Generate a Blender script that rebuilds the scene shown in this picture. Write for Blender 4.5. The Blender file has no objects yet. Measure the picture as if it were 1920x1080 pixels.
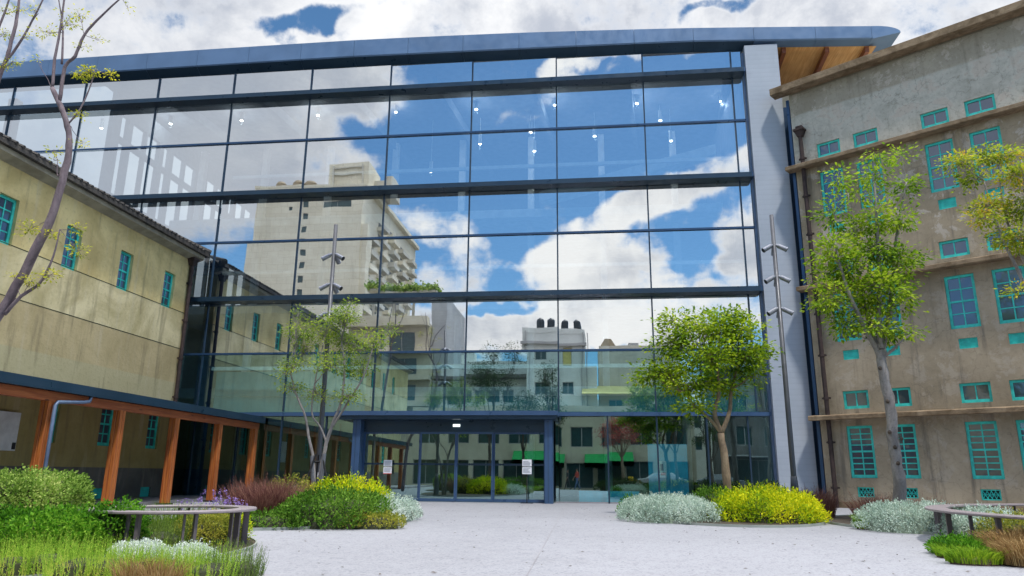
import bpy, bmesh, math, random
import numpy as np
from mathutils import Vector, Matrix, noise as mnoise
R = math.radians
random.seed(7)
rng = np.random.default_rng(11)
S = bpy.context.scene
COL = S.collection

# ------------------------------------------------------------------ camera
F, PITCH, ROLL, YAW = 1360.0, 0.252379, 0.008979, -0.116927
CAM = np.array([23.024, -27.536, 0.968])
cd = bpy.data.cameras.new('camera')
cam = bpy.data.objects.new('camera', cd)
COL.objects.link(cam)
cd.sensor_width = 36.0
cd.lens = F / 1920.0 * 36.0
cd.clip_start = 0.1
cd.clip_end = 3000
cam.matrix_world = (Matrix.Translation(Vector(CAM)) @ Matrix.Rotation(-YAW, 4, 'Z')
                    @ Matrix.Rotation(math.pi / 2 + PITCH, 4, 'X') @ Matrix.Rotation(ROLL, 4, 'Z'))
S.camera = cam

def ray(x, y):
    a, b = x - 960, y - 540
    u = a * math.cos(ROLL) + b * math.sin(ROLL)
    v = -a * math.sin(ROLL) + b * math.cos(ROLL)
    xr, yc = u / F, -v / F
    yr = math.cos(PITCH) - yc * math.sin(PITCH)
    z = math.sin(PITCH) + yc * math.cos(PITCH)
    return np.array([xr * math.cos(YAW) + yr * math.sin(YAW), -xr * math.sin(YAW) + yr * math.cos(YAW), z])

def at(x, y, Y=None, Z=None, X=None):
    """a point of the place, surveyed from the photograph: where a sight line meets a known plane"""
    r = ray(x, y)
    if Y is not None: t = (Y - CAM[1]) / r[1]
    elif Z is not None: t = (Z - CAM[2]) / r[2]
    else: t = (X - CAM[0]) / r[0]
    return CAM + r * t

# ------------------------------------------------------------------ object helpers
def tag(o, label=None, cat=None, group=None, kind=None):
    if label: o['label'] = label
    if cat: o['category'] = cat
    if group: o['group'] = group
    if kind: o['kind'] = kind
    return o

def empty(name, loc=(0, 0, 0), rz=0.0):
    o = bpy.data.objects.new(name, None)
    COL.objects.link(o)
    o.location = Vector([float(c) for c in loc])
    o.rotation_euler = (0, 0, rz)
    o.empty_display_size = 0.2
    return o

def copy_tree(o, parent=None):
    c = o.copy()
    COL.objects.link(c)
    c.parent = parent
    for ch in o.children:
        copy_tree(ch, c)
    return c

class MB:
    def __init__(s):
        s.v, s.f, s.m = [], [], []
    def add(s, vs, fs, mi=0):
        n = len(s.v)
        s.v += [tuple(float(c) for c in p) for p in vs]
        s.f += [tuple(i + n for i in f) for f in fs]
        s.m += [mi] * len(fs)
        return s
    def box(s, x0, x1, y0, y1, z0, z1, mi=0):
        x0, x1 = min(x0, x1), max(x0, x1); y0, y1 = min(y0, y1), max(y0, y1); z0, z1 = min(z0, z1), max(z0, z1)
        vs = [(x0, y0, z0), (x1, y0, z0), (x1, y1, z0), (x0, y1, z0), (x0, y0, z1), (x1, y0, z1), (x1, y1, z1), (x0, y1, z1)]
        return s.add(vs, [(3, 2, 1, 0), (4, 5, 6, 7), (0, 1, 5, 4), (1, 2, 6, 5), (2, 3, 7, 6), (3, 0, 4, 7)], mi)
    def cbox(s, x0, x1, y0, y1, z0, z1, c=0.01, mi=0):
        """box with chamfered vertical and top edges"""
        x0, x1 = min(x0, x1), max(x0, x1); y0, y1 = min(y0, y1), max(y0, y1)
        c = min(c, (x1 - x0) / 3, (y1 - y0) / 3)
        ring = [(x0 + c, y0), (x1 - c, y0), (x1, y0 + c), (x1, y1 - c), (x1 - c, y1), (x0 + c, y1), (x0, y1 - c), (x0, y0 + c)]
        n = 8
        vs = [(x, y, z0) for x, y in ring] + [(x, y, z1) for x, y in ring]
        fs = [tuple(range(n - 1, -1, -1)), tuple(range(n, 2 * n))] + [(i, (i + 1) % n, n + (i + 1) % n, n + i) for i in range(n)]
        return s.add(vs, fs, mi)
    def prism(s, poly, axis, a0, a1, mi=0):
        """poly: list of 2-D points, extruded along axis ('x','y','z')"""
        def P(p, a):
            return {'x': (a, p[0], p[1]), 'y': (p[0], a, p[1]), 'z': (p[0], p[1], a)}[axis]
        n = len(poly)
        vs = [P(p, a0) for p in poly] + [P(p, a1) for p in poly]
        fs = [tuple(range(n - 1, -1, -1)), tuple(range(n, 2 * n))] + [(i, (i + 1) % n, n + (i + 1) % n, n + i) for i in range(n)]
        return s.add(vs, fs, mi)
    def tube(s, pts, rad, sides=7, mi=0, cap=True):
        pts = [Vector([float(c) for c in p]) for p in pts]
        if not hasattr(rad, '__len__'): rad = [rad] * len(pts)
        n0 = len(s.v)
        up = Vector((0, 0, 1))
        prev = None
        for i, p in enumerate(pts):
            d = (pts[min(i + 1, len(pts) - 1)] - pts[max(i - 1, 0)])
            d = d.normalized() if d.length > 1e-9 else up
            if prev is None:
                a = d.cross(up if abs(d.z) < .9 else Vector((1, 0, 0))).normalized()
            else:
                a = (prev - d * prev.dot(d))
                a = a.normalized() if a.length > 1e-6 else d.orthogonal().normalized()
            prev = a
            b = d.cross(a)
            for k in range(sides):
                t = 2 * math.pi * k / sides
                q = p + (a * math.cos(t) + b * math.sin(t)) * rad[i]
                s.v.append((q.x, q.y, q.z))
        for i in range(len(pts) - 1):
            for k in range(sides):
                A = n0 + i * sides + k; B = n0 + i * sides + (k + 1) % sides
                s.f.append((A, B, B + sides, A + sides)); s.m.append(mi)
        if cap:
            s.f.append(tuple(n0 + k for k in range(sides - 1, -1, -1))); s.m.append(mi)
            e = n0 + (len(pts) - 1) * sides
            s.f.append(tuple(e + k for k in range(sides))); s.m.append(mi)
        return s
    def lathe(s, c, prof, sides=20, mi=0):
        return s.tube_z(c, prof, sides, mi)
    def tube_z(s, c, prof, sides, mi):
        n0 = len(s.v)
        for r, z in prof:
            for k in range(sides):
                t = 2 * math.pi * k / sides
                s.v.append((c[0] + r * math.cos(t), c[1] + r * math.sin(t), c[2] + z))
        for i in range(len(prof) - 1):
            for k in range(sides):
                A = n0 + i * sides + k; B = n0 + i * sides + (k + 1) % sides
                s.f.append((A, B, B + sides, A + sides)); s.m.append(mi)
        s.f.append(tuple(n0 + k for k in range(sides - 1, -1, -1))); s.m.append(mi)
        e = n0 + (len(prof) - 1) * sides
        s.f.append(tuple(e + k for k in range(sides))); s.m.append(mi)
        return s
    def build(s, name, mats, parent=None, smooth=False, bevel=0):
        me = bpy.data.meshes.new(name)
        me.from_pydata(s.v, [], s.f)
        if not isinstance(mats, (list, tuple)): mats = [mats]
        for m in mats: me.materials.append(m)
        if len(mats) > 1: me.polygons.foreach_set('material_index', s.m)
        if smooth: me.polygons.foreach_set('use_smooth', [True] * len(s.f))
        me.update()
        o = bpy.data.objects.new(name, me)
        COL.objects.link(o)
        if parent is not None: o.parent = parent
        if bevel:
            b = o.modifiers.new('bevel', 'BEVEL'); b.width = bevel; b.segments = 2; b.limit_method = 'ANGLE'; b.angle_limit = R(40)
        return o

def quads(name, P, mats, parent=None, midx=None, smooth=False):
    """P: (n,4,3) array -> one mesh of n separate quads"""
    n = len(P)
    me = bpy.data.meshes.new(name)
    me.vertices.add(n * 4); me.vertices.foreach_set('co', np.ascontiguousarray(P, dtype=np.float32).ravel())
    me.loops.add(n * 4); me.loops.foreach_set('vertex_index', np.arange(n * 4, dtype=np.int32))
    me.polygons.add(n)
    me.polygons.foreach_set('loop_start', np.arange(0, n * 4, 4, dtype=np.int32))
    me.polygons.foreach_set('loop_total', np.full(n, 4, dtype=np.int32))
    if not isinstance(mats, (list, tuple)): mats = [mats]
    for m in mats: me.materials.append(m)
    if midx is not None: me.polygons.foreach_set('material_index', np.asarray(midx, dtype=np.int32))
    me.update(calc_edges=True); me.validate()
    o = bpy.data.objects.new(name, me)
    COL.objects.link(o)
    if parent is not None: o.parent = parent
    return o

# ------------------------------------------------------------------ materials
def srgb(r, g, b):
    f = lambda c: (c / 255 / 12.92) if c / 255 <= .04045 else ((c / 255 + .055) / 1.055) ** 2.4
    return (f(r), f(g), f(b), 1)

class N:
    """tiny node-tree writer"""
    def __init__(s, name, world=False):
        if world:
            s.id = bpy.data.worlds.new(name); s.id.use_nodes = True
        else:
            s.id = bpy.data.materials.new(name); s.id.use_nodes = True
        s.t = s.id.node_tree; s.t.nodes.clear()
    def n(s, typ, ins=None, **kw):
        nd = s.t.nodes.new('ShaderNode' + typ)
        for k, v in kw.items(): setattr(nd, k, v)
        for k, v in (ins or {}).items():
            sock = nd.inputs[k]
            if isinstance(v, bpy.types.NodeSocket): s.t.links.new(v, sock)
            else: sock.default_value = v
        return nd
    def math(s, op, a, b=0.0, clamp=False):
        nd = s.n('Math', {0: a, 1: b}, operation=op); nd.use_clamp = clamp
        return nd.outputs[0]
    def ramp(s, fac, lo, hi, a=0.0, b=1.0, smooth=True):
        nd = s.n('MapRange', {0: fac, 1: lo, 2: hi, 3: a, 4: b}, interpolation_type='SMOOTHSTEP' if smooth else 'LINEAR')
        return nd.outputs[0]
    def mix(s, fac, a, b, mode='MIX'):
        nd = s.n('Mix', data_type='RGBA', blend_type=mode)
        for sock, v in ((nd.inputs[0], fac), (nd.inputs[6], a), (nd.inputs[7], b)):
            if isinstance(v, bpy.types.NodeSocket): s.t.links.new(v, sock)
            else: sock.default_value = v
        return nd.outputs[2]
    def noise(s, vec, scale, detail=4, rough=.55, dist=0.0):
        nd = s.n('TexNoise', {'Scale': scale, 'Detail': detail, 'Roughness': rough, 'Distortion': dist})
        if vec is not None: s.t.links.new(vec, nd.inputs['Vector'])
        return nd.outputs['Fac']
    def coord(s, which='Object'):
        return s.n('TexCoord').outputs[which]
    def scale(s, vec, sx, sy, sz):
        nd = s.n('Mapping', {'Vector': vec}); nd.inputs['Scale'].default_value = (sx, sy, sz)
        return nd.outputs[0]
    def out(s, shader, world=False):
        o = s.n('OutputWorld' if world else 'OutputMaterial')
        s.t.links.new(shader, o.inputs['Surface'])
        return s.id
    def principled(s, col, rough=.6, metal=0.0, bump=None, bs=.3, bd=.02, spec=.5):
        nd = s.n('BsdfPrincipled', {'Base Color': col, 'Roughness': rough, 'Metallic': metal, 'Specular IOR Level': spec})
        if bump is not None:
            b = s.n('Bump', {'Height': bump, 'Strength': bs, 'Distance': bd})
            s.t.links.new(b.outputs[0], nd.inputs['Normal'])
        return nd.outputs[0]

def plain(name, col, rough=.5, metal=0.0, var=.12, scale=3.0, spec=.5, bs=0.0):
    """painted / plain surface with slight mottling and uneven gloss"""
    m = N(name); c = m.coord()
    f = m.noise(c, scale, 5, .6)
    dark = tuple(x * (1 - var) for x in col[:3]) + (1,)
    lite = tuple(min(1, x * (1 + var)) for x in col[:3]) + (1,)
    k = m.mix(m.ramp(f, .3, .7), dark, lite)
    r = m.ramp(m.noise(c, scale * 4, 3), .3, .7, max(.02, rough - .08), min(1, rough + .1))
    return m.out(m.principled(k, r, metal, f if bs else None, bs, .01, spec))

def leafmat(name, cols, trans=.35, rough=.5, big=1.2):
    gain = 1.0 if 'flower' in name or 'dry' in name else 1.1 if 'bright' in name or 'mid' in name else 1.15 if 'dark' in name or 'silver' in name or 'white' in name else 1.55 if 'leaf' in name else 1.3
    cols = [tuple(min(.88, x * gain) for x in c[:3]) for c in cols]
    """cols: list of colours; each leaf takes one, clumps shift the choice"""
    m = N(name)
    g = m.n('NewGeometry')
    isl = g.outputs['Random Per Island']
    cl = m.noise(m.coord(), big, 2, .5)
    k = m.math('ADD', m.math('MULTIPLY', isl, .62), m.math('MULTIPLY', m.ramp(cl, .32, .68), .38))
    r = m.n('ValToRGB'); r.color_ramp.interpolation = 'LINEAR'
    el = r.color_ramp.elements
    while len(el) < len(cols): el.new(.5)
    for i, c in enumerate(cols):
        el[i].position = i / (len(cols) - 1) * .9 + .05; el[i].color = tuple(c[:3]) + (1,)
    m.t.links.new(k, r.inputs[0])
    p = m.n('BsdfPrincipled', {'Base Color': r.outputs[0], 'Roughness': .65, 'Specular IOR Level': .12})
    t = m.n('BsdfTranslucent', {'Color': r.outputs[0]})
    x = m.n('MixShader', {0: trans, 1: p.outputs[0], 2: t.outputs[0]})
    return m.out(x.outputs[0])

M = {}
# --- paving: pale washed aggregate
def mk_paving():
    m = N('paving_aggregate'); c = m.coord()
    big = m.noise(c, .22, 4, .6); mid = m.noise(c, 3.0, 5, .6); fine = m.noise(c, 42, 3, .7)
    vo = m.n('TexVoronoi', {'Vector': c, 'Scale': 30.0}, feature='F1')
    base = m.mix(m.ramp(big, .3, .7), (.285, .29, .32, 1), (.325, .33, .365, 1))
    base = m.mix(m.ramp(mid, .35, .7, 0, .25), base, (.40, .405, .44, 1))
    base = m.mix(m.ramp(fine, .48, .72, 0, .8), base, (.15, .15, .17, 1))
    bw = m.n('RGBToBW', {'Color': vo.outputs['Color']}).outputs[0]
    base = m.mix(m.ramp(bw, .74, .78, 0, .45), base, (.15, .15, .17, 1))
    st = m.noise(c, .9, 6, .7, 1.0)
    base = m.mix(m.ramp(st, .56, .72, 0, .25), base, (.20, .20, .215, 1))
    return m.out(m.principled(base, .8, 0, fine, .35, .006))
M['paving'] = mk_paving()
def mk_two(name, a, b, scale, rough=.85, detail=6, bump=.4, fine=40):
    m = N(name); c = m.coord()
    f = m.noise(c, scale, detail, .62); g = m.noise(c, fine, 3, .7)
    k = m.mix(m.ramp(f, .32, .68), a, b)
    k = m.mix(m.ramp(g, .4, .7, 0, .35), k, tuple(x * .6 for x in a[:3]) + (1,))
    return m.out(m.principled(k, rough, 0, g, bump, .01))
M['soil'] = mk_two('soil', (.035, .026, .018, 1), (.075, .055, .038, 1), 2.5)
M['asphalt'] = mk_two('asphalt', (.045, .045, .048, 1), (.075, .075, .078, 1), .6)
M['greystone'] = mk_two('grey_stone', (.25, .24, .26, 1), (.36, .35, .38, 1), 1.5, .7)
M['edging'] = plain('steel_edging', (.30, .33, .30, 1), .6)

def mk_stucco_left():
    m = N('aged_stucco'); c = m.coord()
    sep = m.n('SeparateXYZ', {0: c}); z = sep.outputs[2]
    streak = m.noise(m.scale(c, 2.2, 2.2, .25), 1.0, 6, .65)
    blot = m.noise(c, .55, 7, .65, .6)
    fine = m.noise(c, 9, 5, .65)
    zz = m.math('ADD', z, m.math('MULTIPLY', m.math('SUBTRACT', fine, .5), .05))
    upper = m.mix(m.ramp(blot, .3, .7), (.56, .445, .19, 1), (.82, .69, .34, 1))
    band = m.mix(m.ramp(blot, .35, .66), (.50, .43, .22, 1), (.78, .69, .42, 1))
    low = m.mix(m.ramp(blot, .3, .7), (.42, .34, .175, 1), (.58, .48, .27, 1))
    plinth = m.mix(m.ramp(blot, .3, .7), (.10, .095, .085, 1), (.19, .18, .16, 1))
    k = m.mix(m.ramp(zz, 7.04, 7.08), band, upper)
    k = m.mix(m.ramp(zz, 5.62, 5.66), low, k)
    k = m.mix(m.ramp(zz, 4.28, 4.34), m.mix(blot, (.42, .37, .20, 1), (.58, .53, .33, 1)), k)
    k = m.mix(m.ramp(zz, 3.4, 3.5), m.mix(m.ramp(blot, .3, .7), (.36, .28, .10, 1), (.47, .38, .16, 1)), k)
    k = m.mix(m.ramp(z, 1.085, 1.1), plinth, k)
    k = m.mix(m.ramp(streak, .52, .68, 0, .5), k, (.20, .165, .10, 1))
    k = m.mix(m.ramp(streak, .30, .46, .35, 0), k, (.62, .57, .42, 1))
    k = m.mix(m.ramp(fine, .5, .75, 0, .3), k, (.20, .165, .09, 1))
    return m.out(m.principled(k, .9, 0, fine, .5, .015))
M['stucco'] = mk_stucco_left()

def mk_concrete_right():
    m = N('weathered_concrete'); c = m.coord()
    sep = m.n('SeparateXYZ', {0: c}); z = sep.outputs[2]
    blot = m.noise(c, .45, 7, .66, .3); patch = m.noise(c, 1.3, 8, .72, .35)
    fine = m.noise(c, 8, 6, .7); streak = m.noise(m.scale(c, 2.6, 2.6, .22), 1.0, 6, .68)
    zz = m.math('ADD', z, m.math('MULTIPLY', m.math('SUBTRACT', blot, .5), .45))
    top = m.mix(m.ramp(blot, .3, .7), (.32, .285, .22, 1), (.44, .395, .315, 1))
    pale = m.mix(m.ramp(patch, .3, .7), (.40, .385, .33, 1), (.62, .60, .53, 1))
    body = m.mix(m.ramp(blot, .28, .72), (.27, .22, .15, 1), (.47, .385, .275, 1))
    k = m.mix(m.ramp(zz, 14.42, 14.55), pale, top)  # darker band at the top: cornice shadow painted into the wall colour
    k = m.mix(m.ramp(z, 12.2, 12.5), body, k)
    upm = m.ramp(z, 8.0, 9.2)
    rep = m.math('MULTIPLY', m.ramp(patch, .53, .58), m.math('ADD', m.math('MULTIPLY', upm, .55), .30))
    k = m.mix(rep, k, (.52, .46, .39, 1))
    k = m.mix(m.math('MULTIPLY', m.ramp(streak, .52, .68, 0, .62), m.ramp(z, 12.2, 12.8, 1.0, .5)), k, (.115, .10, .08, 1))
    vn = m.n('TexVoronoi', {'Vector': m.n('VectorMath', {0: c, 1: m.n('VectorMath', {0: m.n('TexNoise', {'Vector': c, 'Scale': 1.4, 'Detail': 5.0}).outputs['Color'], 1: (1.3, 1.3, 1.3)}, operation='MULTIPLY').outputs[0]}).outputs[0], 'Scale': .55}, feature='DISTANCE_TO_EDGE')
    k = m.mix(m.ramp(vn.outputs['Distance'], .0, .009, .32, 0), k, (.08, .07, .055, 1))
    k = m.mix(m.ramp(fine, .50, .74, 0, .5), k, (.15, .125, .09, 1))
    return m.out(m.principled(k, .92, 0, fine, .5, .015))
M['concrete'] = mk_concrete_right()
def mk_ledge():
    m = N('mossy_concrete_ledge'); c = m.coord()
    f = m.noise(c, 1.6, 7, .7, .6); g = m.noise(m.scale(c, .6, 4, 8), 2.0, 5, .7)
    k = m.mix(m.ramp(f, .3, .7), (.13, .085, .045, 1), (.34, .25, .16, 1))
    k = m.mix(m.ramp(g, .5, .75, 0, .6), k, (.05, .04, .03, 1))
    k = m.mix(m.ramp(f, .62, .8, 0, .6), k, (.40, .34, .26, 1))
    return m.out(m.principled(k, .95, 0, f, .6, .02))
M['ledge'] = mk_ledge()

def mk_wood(name, a, b, axis=2, knots=True):
    m = N(name); c = m.coord()
    sc = [14, 14, 14]; sc[axis] = .7
    g = m.noise(m.scale(c, *sc), 1.0, 5, .6, 1.2); h = m.noise(c, .9, 3, .5)
    k = m.mix(m.ramp(g, .3, .72), a, b)
    k = m.mix(m.ramp(h, .35, .7, 0, .4), k, tuple(x * .6 for x in a[:3]) + (1,))
    if knots:
        sk = [5, 5, 5]; sk[axis] = 1.2
        v = m.n('TexVoronoi', {'Vector': m.scale(c, *sk), 'Scale': 1.0}, feature='F1')
        k = m.mix(m.ramp(v.outputs['Distance'], .06, .13, .8, 0), k, tuple(x * .25 for x in a[:3]) + (1,))
    return m.out(m.principled(k, .45, 0, g, .25, .004))
M['timber'] = mk_wood('orange_timber_post', (.30, .075, .018, 1), (.58, .195, .045, 1), 2)
M['timber_h'] = mk_wood('orange_timber_beam', (.30, .075, .022, 1), (.50, .16, .05, 1), 0)
M['soffit'] = mk_wood('pale_soffit_boards', (.66, .32, .10, 1), (.85, .52, .22, 1), 1, False)
M['soffit_dark'] = mk_wood('red_brown_roof_beam', (.20, .06, .03, 1), (.33, .11, .05, 1), 1, False)

def mk_tiles():
    m = N('old_roof_tiles'); c = m.coord()
    f = m.noise(c, 3.0, 6, .7); g = m.noise(c, 14, 3, .6)
    k = m.mix(m.ramp(f, .3, .7), (.022, .022, .024, 1), (.10, .09, .08, 1))
    k = m.mix(m.ramp(g, .55, .75, 0, .5), k, (.15, .12, .09, 1))
    return m.out(m.principled(k, .85, 0, f, .4, .02))
M['tiles'] = mk_tiles()
M['cement_eave'] = plain('cement_eave', (.38, .35, .27, 1), .9, var=.25, scale=2)

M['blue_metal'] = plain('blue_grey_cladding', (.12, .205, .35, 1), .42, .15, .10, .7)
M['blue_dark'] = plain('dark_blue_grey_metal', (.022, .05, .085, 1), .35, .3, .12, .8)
M['blue_frame'] = plain('blue_aluminium_frame', (.03, .075, .16, 1), .35, .3, .1, 1)
M['blue_portal'] = plain('blue_painted_steel', (.05, .105, .215, 1), .35, .2, .08, 1)
M['mullion'] = plain('dark_mullion', (.02, .045, .08, 1), .4, .2)
def mk_panelwall():
    m = N('blue_white_ribbed_wall'); c = m.coord()
    w = m.n('TexWave', {'Vector': c, 'Scale': 1.55, 'Distortion': .6, 'Detail': 3.0, 'Detail Scale': 2.0}, wave_type='BANDS', bands_direction='Z')
    f = m.noise(c, .8, 5, .6)
    k = m.mix(m.ramp(f, .3, .7), (.36, .405, .475, 1), (.41, .455, .53, 1))
    k = m.mix(m.ramp(w.outputs['Fac'], .0, .2, .22, 0), k, (.29, .33, .40, 1))
    return m.out(m.principled(k, .6, 0, w.outputs['Fac'], .08, .01))
M['panelwall'] = mk_panelwall()

def mk_glass(name, tint, refl, trans, wob=.0):
    m = N(name)
    gl = m.n('BsdfGlossy', {'Color': tint, 'Roughness': 0.0})
    if wob:
        b = m.n('Bump', {'Height': m.noise(m.coord(), .7, 1, .4), 'Strength': wob, 'Distance': .02})
        m.t.links.new(b.outputs[0], gl.inputs['Normal'])
    tr = m.n('BsdfTransparent', {'Color': trans})
    fc = m.n('LayerWeight', {'Blend': .5}).outputs['Facing']
    k = m.math('ADD', refl, m.math('MULTIPLY', m.math('POWER', fc, 5.0), 1 - refl), True)
    x = m.n('MixShader', {0: k, 1: tr.outputs[0], 2: gl.outputs[0]})
    return m.out(x.outputs[0])
M['glass'] = mk_glass('reflective_facade_glass', (.88, .94, .985, 1), .67, (.84, .96, 1.0, 1), .10)
M['glass_mid'] = mk_glass('first_floor_glass', (.62, .90, .95, 1), .48, (.72, .98, 1.0, 1), .06)
M['glass_low'] = mk_glass('entrance_glass', (.62, .90, .92, 1), .38, (.60, .92, .95, 1), .03)
M['glass_clear'] = mk_glass('clear_glass_inner_face', (.9, .97, 1, 1), .02, (.96, .99, 1, 1))
def mk_window_glass():
    m = N('old_window_glass_sky_tint'); c = m.coord()
    f = m.noise(c, 1.3, 3, .6)
    k = m.mix(f, (.015, .032, .06, 1), (.045, .075, .12, 1))  # blue base colour carries the sky's reflection, painted into the panes
    p = m.n('BsdfPrincipled', {'Base Color': k, 'Roughness': .3})
    g = m.n('BsdfGlossy', {'Color': (.75, .86, 1, 1), 'Roughness': .04})
    b = m.n('Bump', {'Height': m.noise(c, 2.0, 2, .5), 'Strength': .25, 'Distance': .02})
    m.t.links.new(b.outputs[0], g.inputs['Normal'])
    return m.out(m.n('MixShader', {0: .15, 1: p.outputs[0], 2: g.outputs[0]}).outputs[0])
M['winglass'] = mk_window_glass()
M['teal'] = plain('teal_painted_timber', (.045, .60, .53, 1), .5, 0, .2, 5)
M['iron'] = plain('rusty_cast_iron', (.045, .028, .026, 1), .7, .2, .35, 6)
M['pole'] = plain('grey_lamp_metal', (.10, .105, .12, 1), .45, .5, .1, 2)
M['lampmetal'] = plain('silver_lamp_housing', (.25, .26, .30, 1), .35, .6, .1, 4)
M['bench'] = plain('taupe_painted_steel', (.28, .24, .255, 1), .45, .2, .1, 4)
M['bench_leg'] = plain('dark_taupe_steel', (.14, .12, .13, 1), .45, .2, .12, 4)
M['pipe_blue'] = plain('blue_grey_downpipe', (.13, .19, .30, 1), .45, .2)
M['white'] = plain('white_paint', (.75, .76, .76, 1), .6)
M['paper'] = plain('white_paper', (.80, .82, .86, 1), .8, var=.03)
M['ink'] = plain('grey_ink', (.18, .20, .26, 1), .8)
M['red'] = plain('red_print', (.6, .05, .05, 1), .6)
M['black'] = plain('black_metal', (.012, .012, .014, 1), .5)
M['greyint'] = plain('grey_interior_wall', (.26, .29, .34, 1), .8)
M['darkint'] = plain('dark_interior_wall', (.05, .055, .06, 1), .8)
M['tanint'] = plain('tan_interior_board', (.30, .19, .09, 1), .7)
M['slab'] = plain('white_floor_edge', (.60, .68, .72, 1), .6)
M['tealpanel'] = plain('pale_teal_panel', (.15, .40, .44, 1), .6)
M['tealpanel2'] = plain('deep_teal_panel', (.05, .26, .32, 1), .6)
M['tealint'] = plain('teal_partition', (.05, .42, .58, 1), .5)
M['intfloor'] = plain('polished_hall_floor', (.22, .22, .21, 1), .35)
def mk_emit(name, col, s):
    m = N(name); e = m.n('Emission', {'Color': col, 'Strength': s}); return m.out(e.outputs[0])
M['lamp'] = mk_emit('lit_lamp', (1, .93, .80, 1), 12)
M['exit'] = mk_emit('lit_sign_panel', (.9, 1, .95, 1), 1.2)

def mk_bark(name, a, b):
    m = N(name); c = m.coord()
    f = m.noise(m.scale(c, 5, 5, 1.6), 1.0, 6, .7, .5); g = m.noise(c, 22, 4, .7); h = m.noise(c, 2.3, 3, .5)
    k = m.mix(m.ramp(f, .3, .7), a, b)
    k = m.mix(m.ramp(g, .5, .75, 0, .5), k, tuple(x * .45 for x in a[:3]) + (1,))
    k = m.mix(m.ramp(h, .55, .7, 0, .5), k, tuple(min(1, x * 1.25) for x in b[:3]) + (1,))
    return m.out(m.principled(k, .9, 0, f, .7, .015))
M['bark_pale'] = mk_bark('pale_grey_bark', (.17, .155, .15, 1), (.36, .335, .325, 1))
M['bark_brown'] = mk_bark('brown_bark', (.16, .11, .075, 1), (.33, .25, .17, 1))
M['bark_violet'] = mk_bark('grey_violet_bark', (.11, .085, .10, 1), (.24, .19, .21, 1))
M['bark_dark'] = mk_bark('dark_bark', (.06, .045, .035, 1), (.13, .10, .08, 1))

G = leafmat
M['lf_tree2'] = G('leaf_fresh_green', [(.03, .07, .006), (.10, .19, .010), (.23, .32, .015), (.38, .44, .03)], .4)
M['lf_tree1'] = G('leaf_olive_green', [(.05, .10, .012), (.13, .22, .03), (.24, .32, .04), (.36, .40, .06)], .4)
M['lf_tree3'] = G('leaf_yellow_green', [(.04, .09, .008), (.12, .22, .015), (.24, .34, .02), (.38, .44, .04)], .4)
M['lf_tree4'] = G('leaf_autumn_olive', [(.05, .09, .01), (.18, .25, .02), (.34, .38, .03), (.48, .28, .04)], .4)
M['lf_tree0'] = G('leaf_lime', [(.08, .10, .015), (.22, .26, .02), (.42, .42, .03), (.55, .48, .04)], .45)
M['lf_dark'] = G('leaf_dark_green', [(.02, .04, .012), (.045, .08, .02), (.08, .13, .03)], .3)
M['lf_red'] = G('leaf_maroon', [(.14, .03, .03), (.30, .06, .05), (.44, .13, .10)], .3)
M['lf_yellow'] = G('leaf_golden', [(.05, .13, .01), (.22, .33, .01), (.50, .50, .012), (.58, .54, .02)], .35)
M['lf_gold2'] = G('leaf_straw_gold', [(.07, .11, .02), (.20, .22, .03), (.34, .30, .05)], .35)
M['lf_green'] = G('leaf_mid_green', [(.02, .06, .008), (.06, .16, .015), (.14, .29, .03), (.24, .38, .06)], .35)
M['lf_box'] = G('leaf_boxwood', [(.035, .08, .012), (.12, .21, .03), (.26, .36, .08), (.42, .46, .16)], .35)
M['lf_bright'] = G('leaf_bright_green', [(.015, .06, .006), (.05, .17, .012), (.13, .34, .02), (.28, .48, .05)], .4)
M['lf_silver'] = G('leaf_silver', [(.20, .29, .22), (.38, .49, .41), (.55, .65, .57), (.68, .74, .66)], .25)
M['lf_white'] = G('leaf_white', [(.40, .48, .40), (.66, .72, .66), (.82, .86, .82)], .25)
M['lf_rosemary'] = G('leaf_rosemary', [(.03, .06, .012), (.10, .16, .03), (.20, .27, .06)], .3)
M['lf_spike'] = G('leaf_spike', [(.06, .14, .012), (.17, .31, .03), (.32, .46, .06), (.46, .42, .09)], .35)
M['lf_redgrass'] = G('blade_purple', [(.055, .02, .022), (.14, .055, .05), (.24, .12, .09), (.32, .20, .13)], .3)
M['lf_grass'] = G('blade_green', [(.06, .14, .01), (.17, .31, .02), (.36, .46, .03)], .35)
M['lf_tan'] = G('blade_tan', [(.14, .08, .03), (.30, .19, .08), (.50, .38, .18)], .3)
M['flower'] = G('flower_violet', [(.20, .12, .42), (.36, .24, .62), (.48, .36, .70)], .3)
M['core'] = mk_two('core_shade_and_joint', (.016, .022, .008, 1), (.045, .05, .02, 1), 6)  # shrubs' inner shade put into a dark colour; also used for wall joints
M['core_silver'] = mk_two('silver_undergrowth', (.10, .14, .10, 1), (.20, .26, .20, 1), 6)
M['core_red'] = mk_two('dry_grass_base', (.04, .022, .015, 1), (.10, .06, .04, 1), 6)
CFG_COVER = (-.10, .24)
CFG_CLOUD = ((6.7, 6.4, 6.1, 1), (3.3, 3.4, 3.75, 1), (2.7, 2.85, 3.2, 1))
CFG_SKYTINT = (.50, .73, .82, 1)
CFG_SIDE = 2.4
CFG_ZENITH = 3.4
CFG_SUN, CFG_SUNANG, CFG_EXPO = 1.8, 4.0, 0.95
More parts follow.
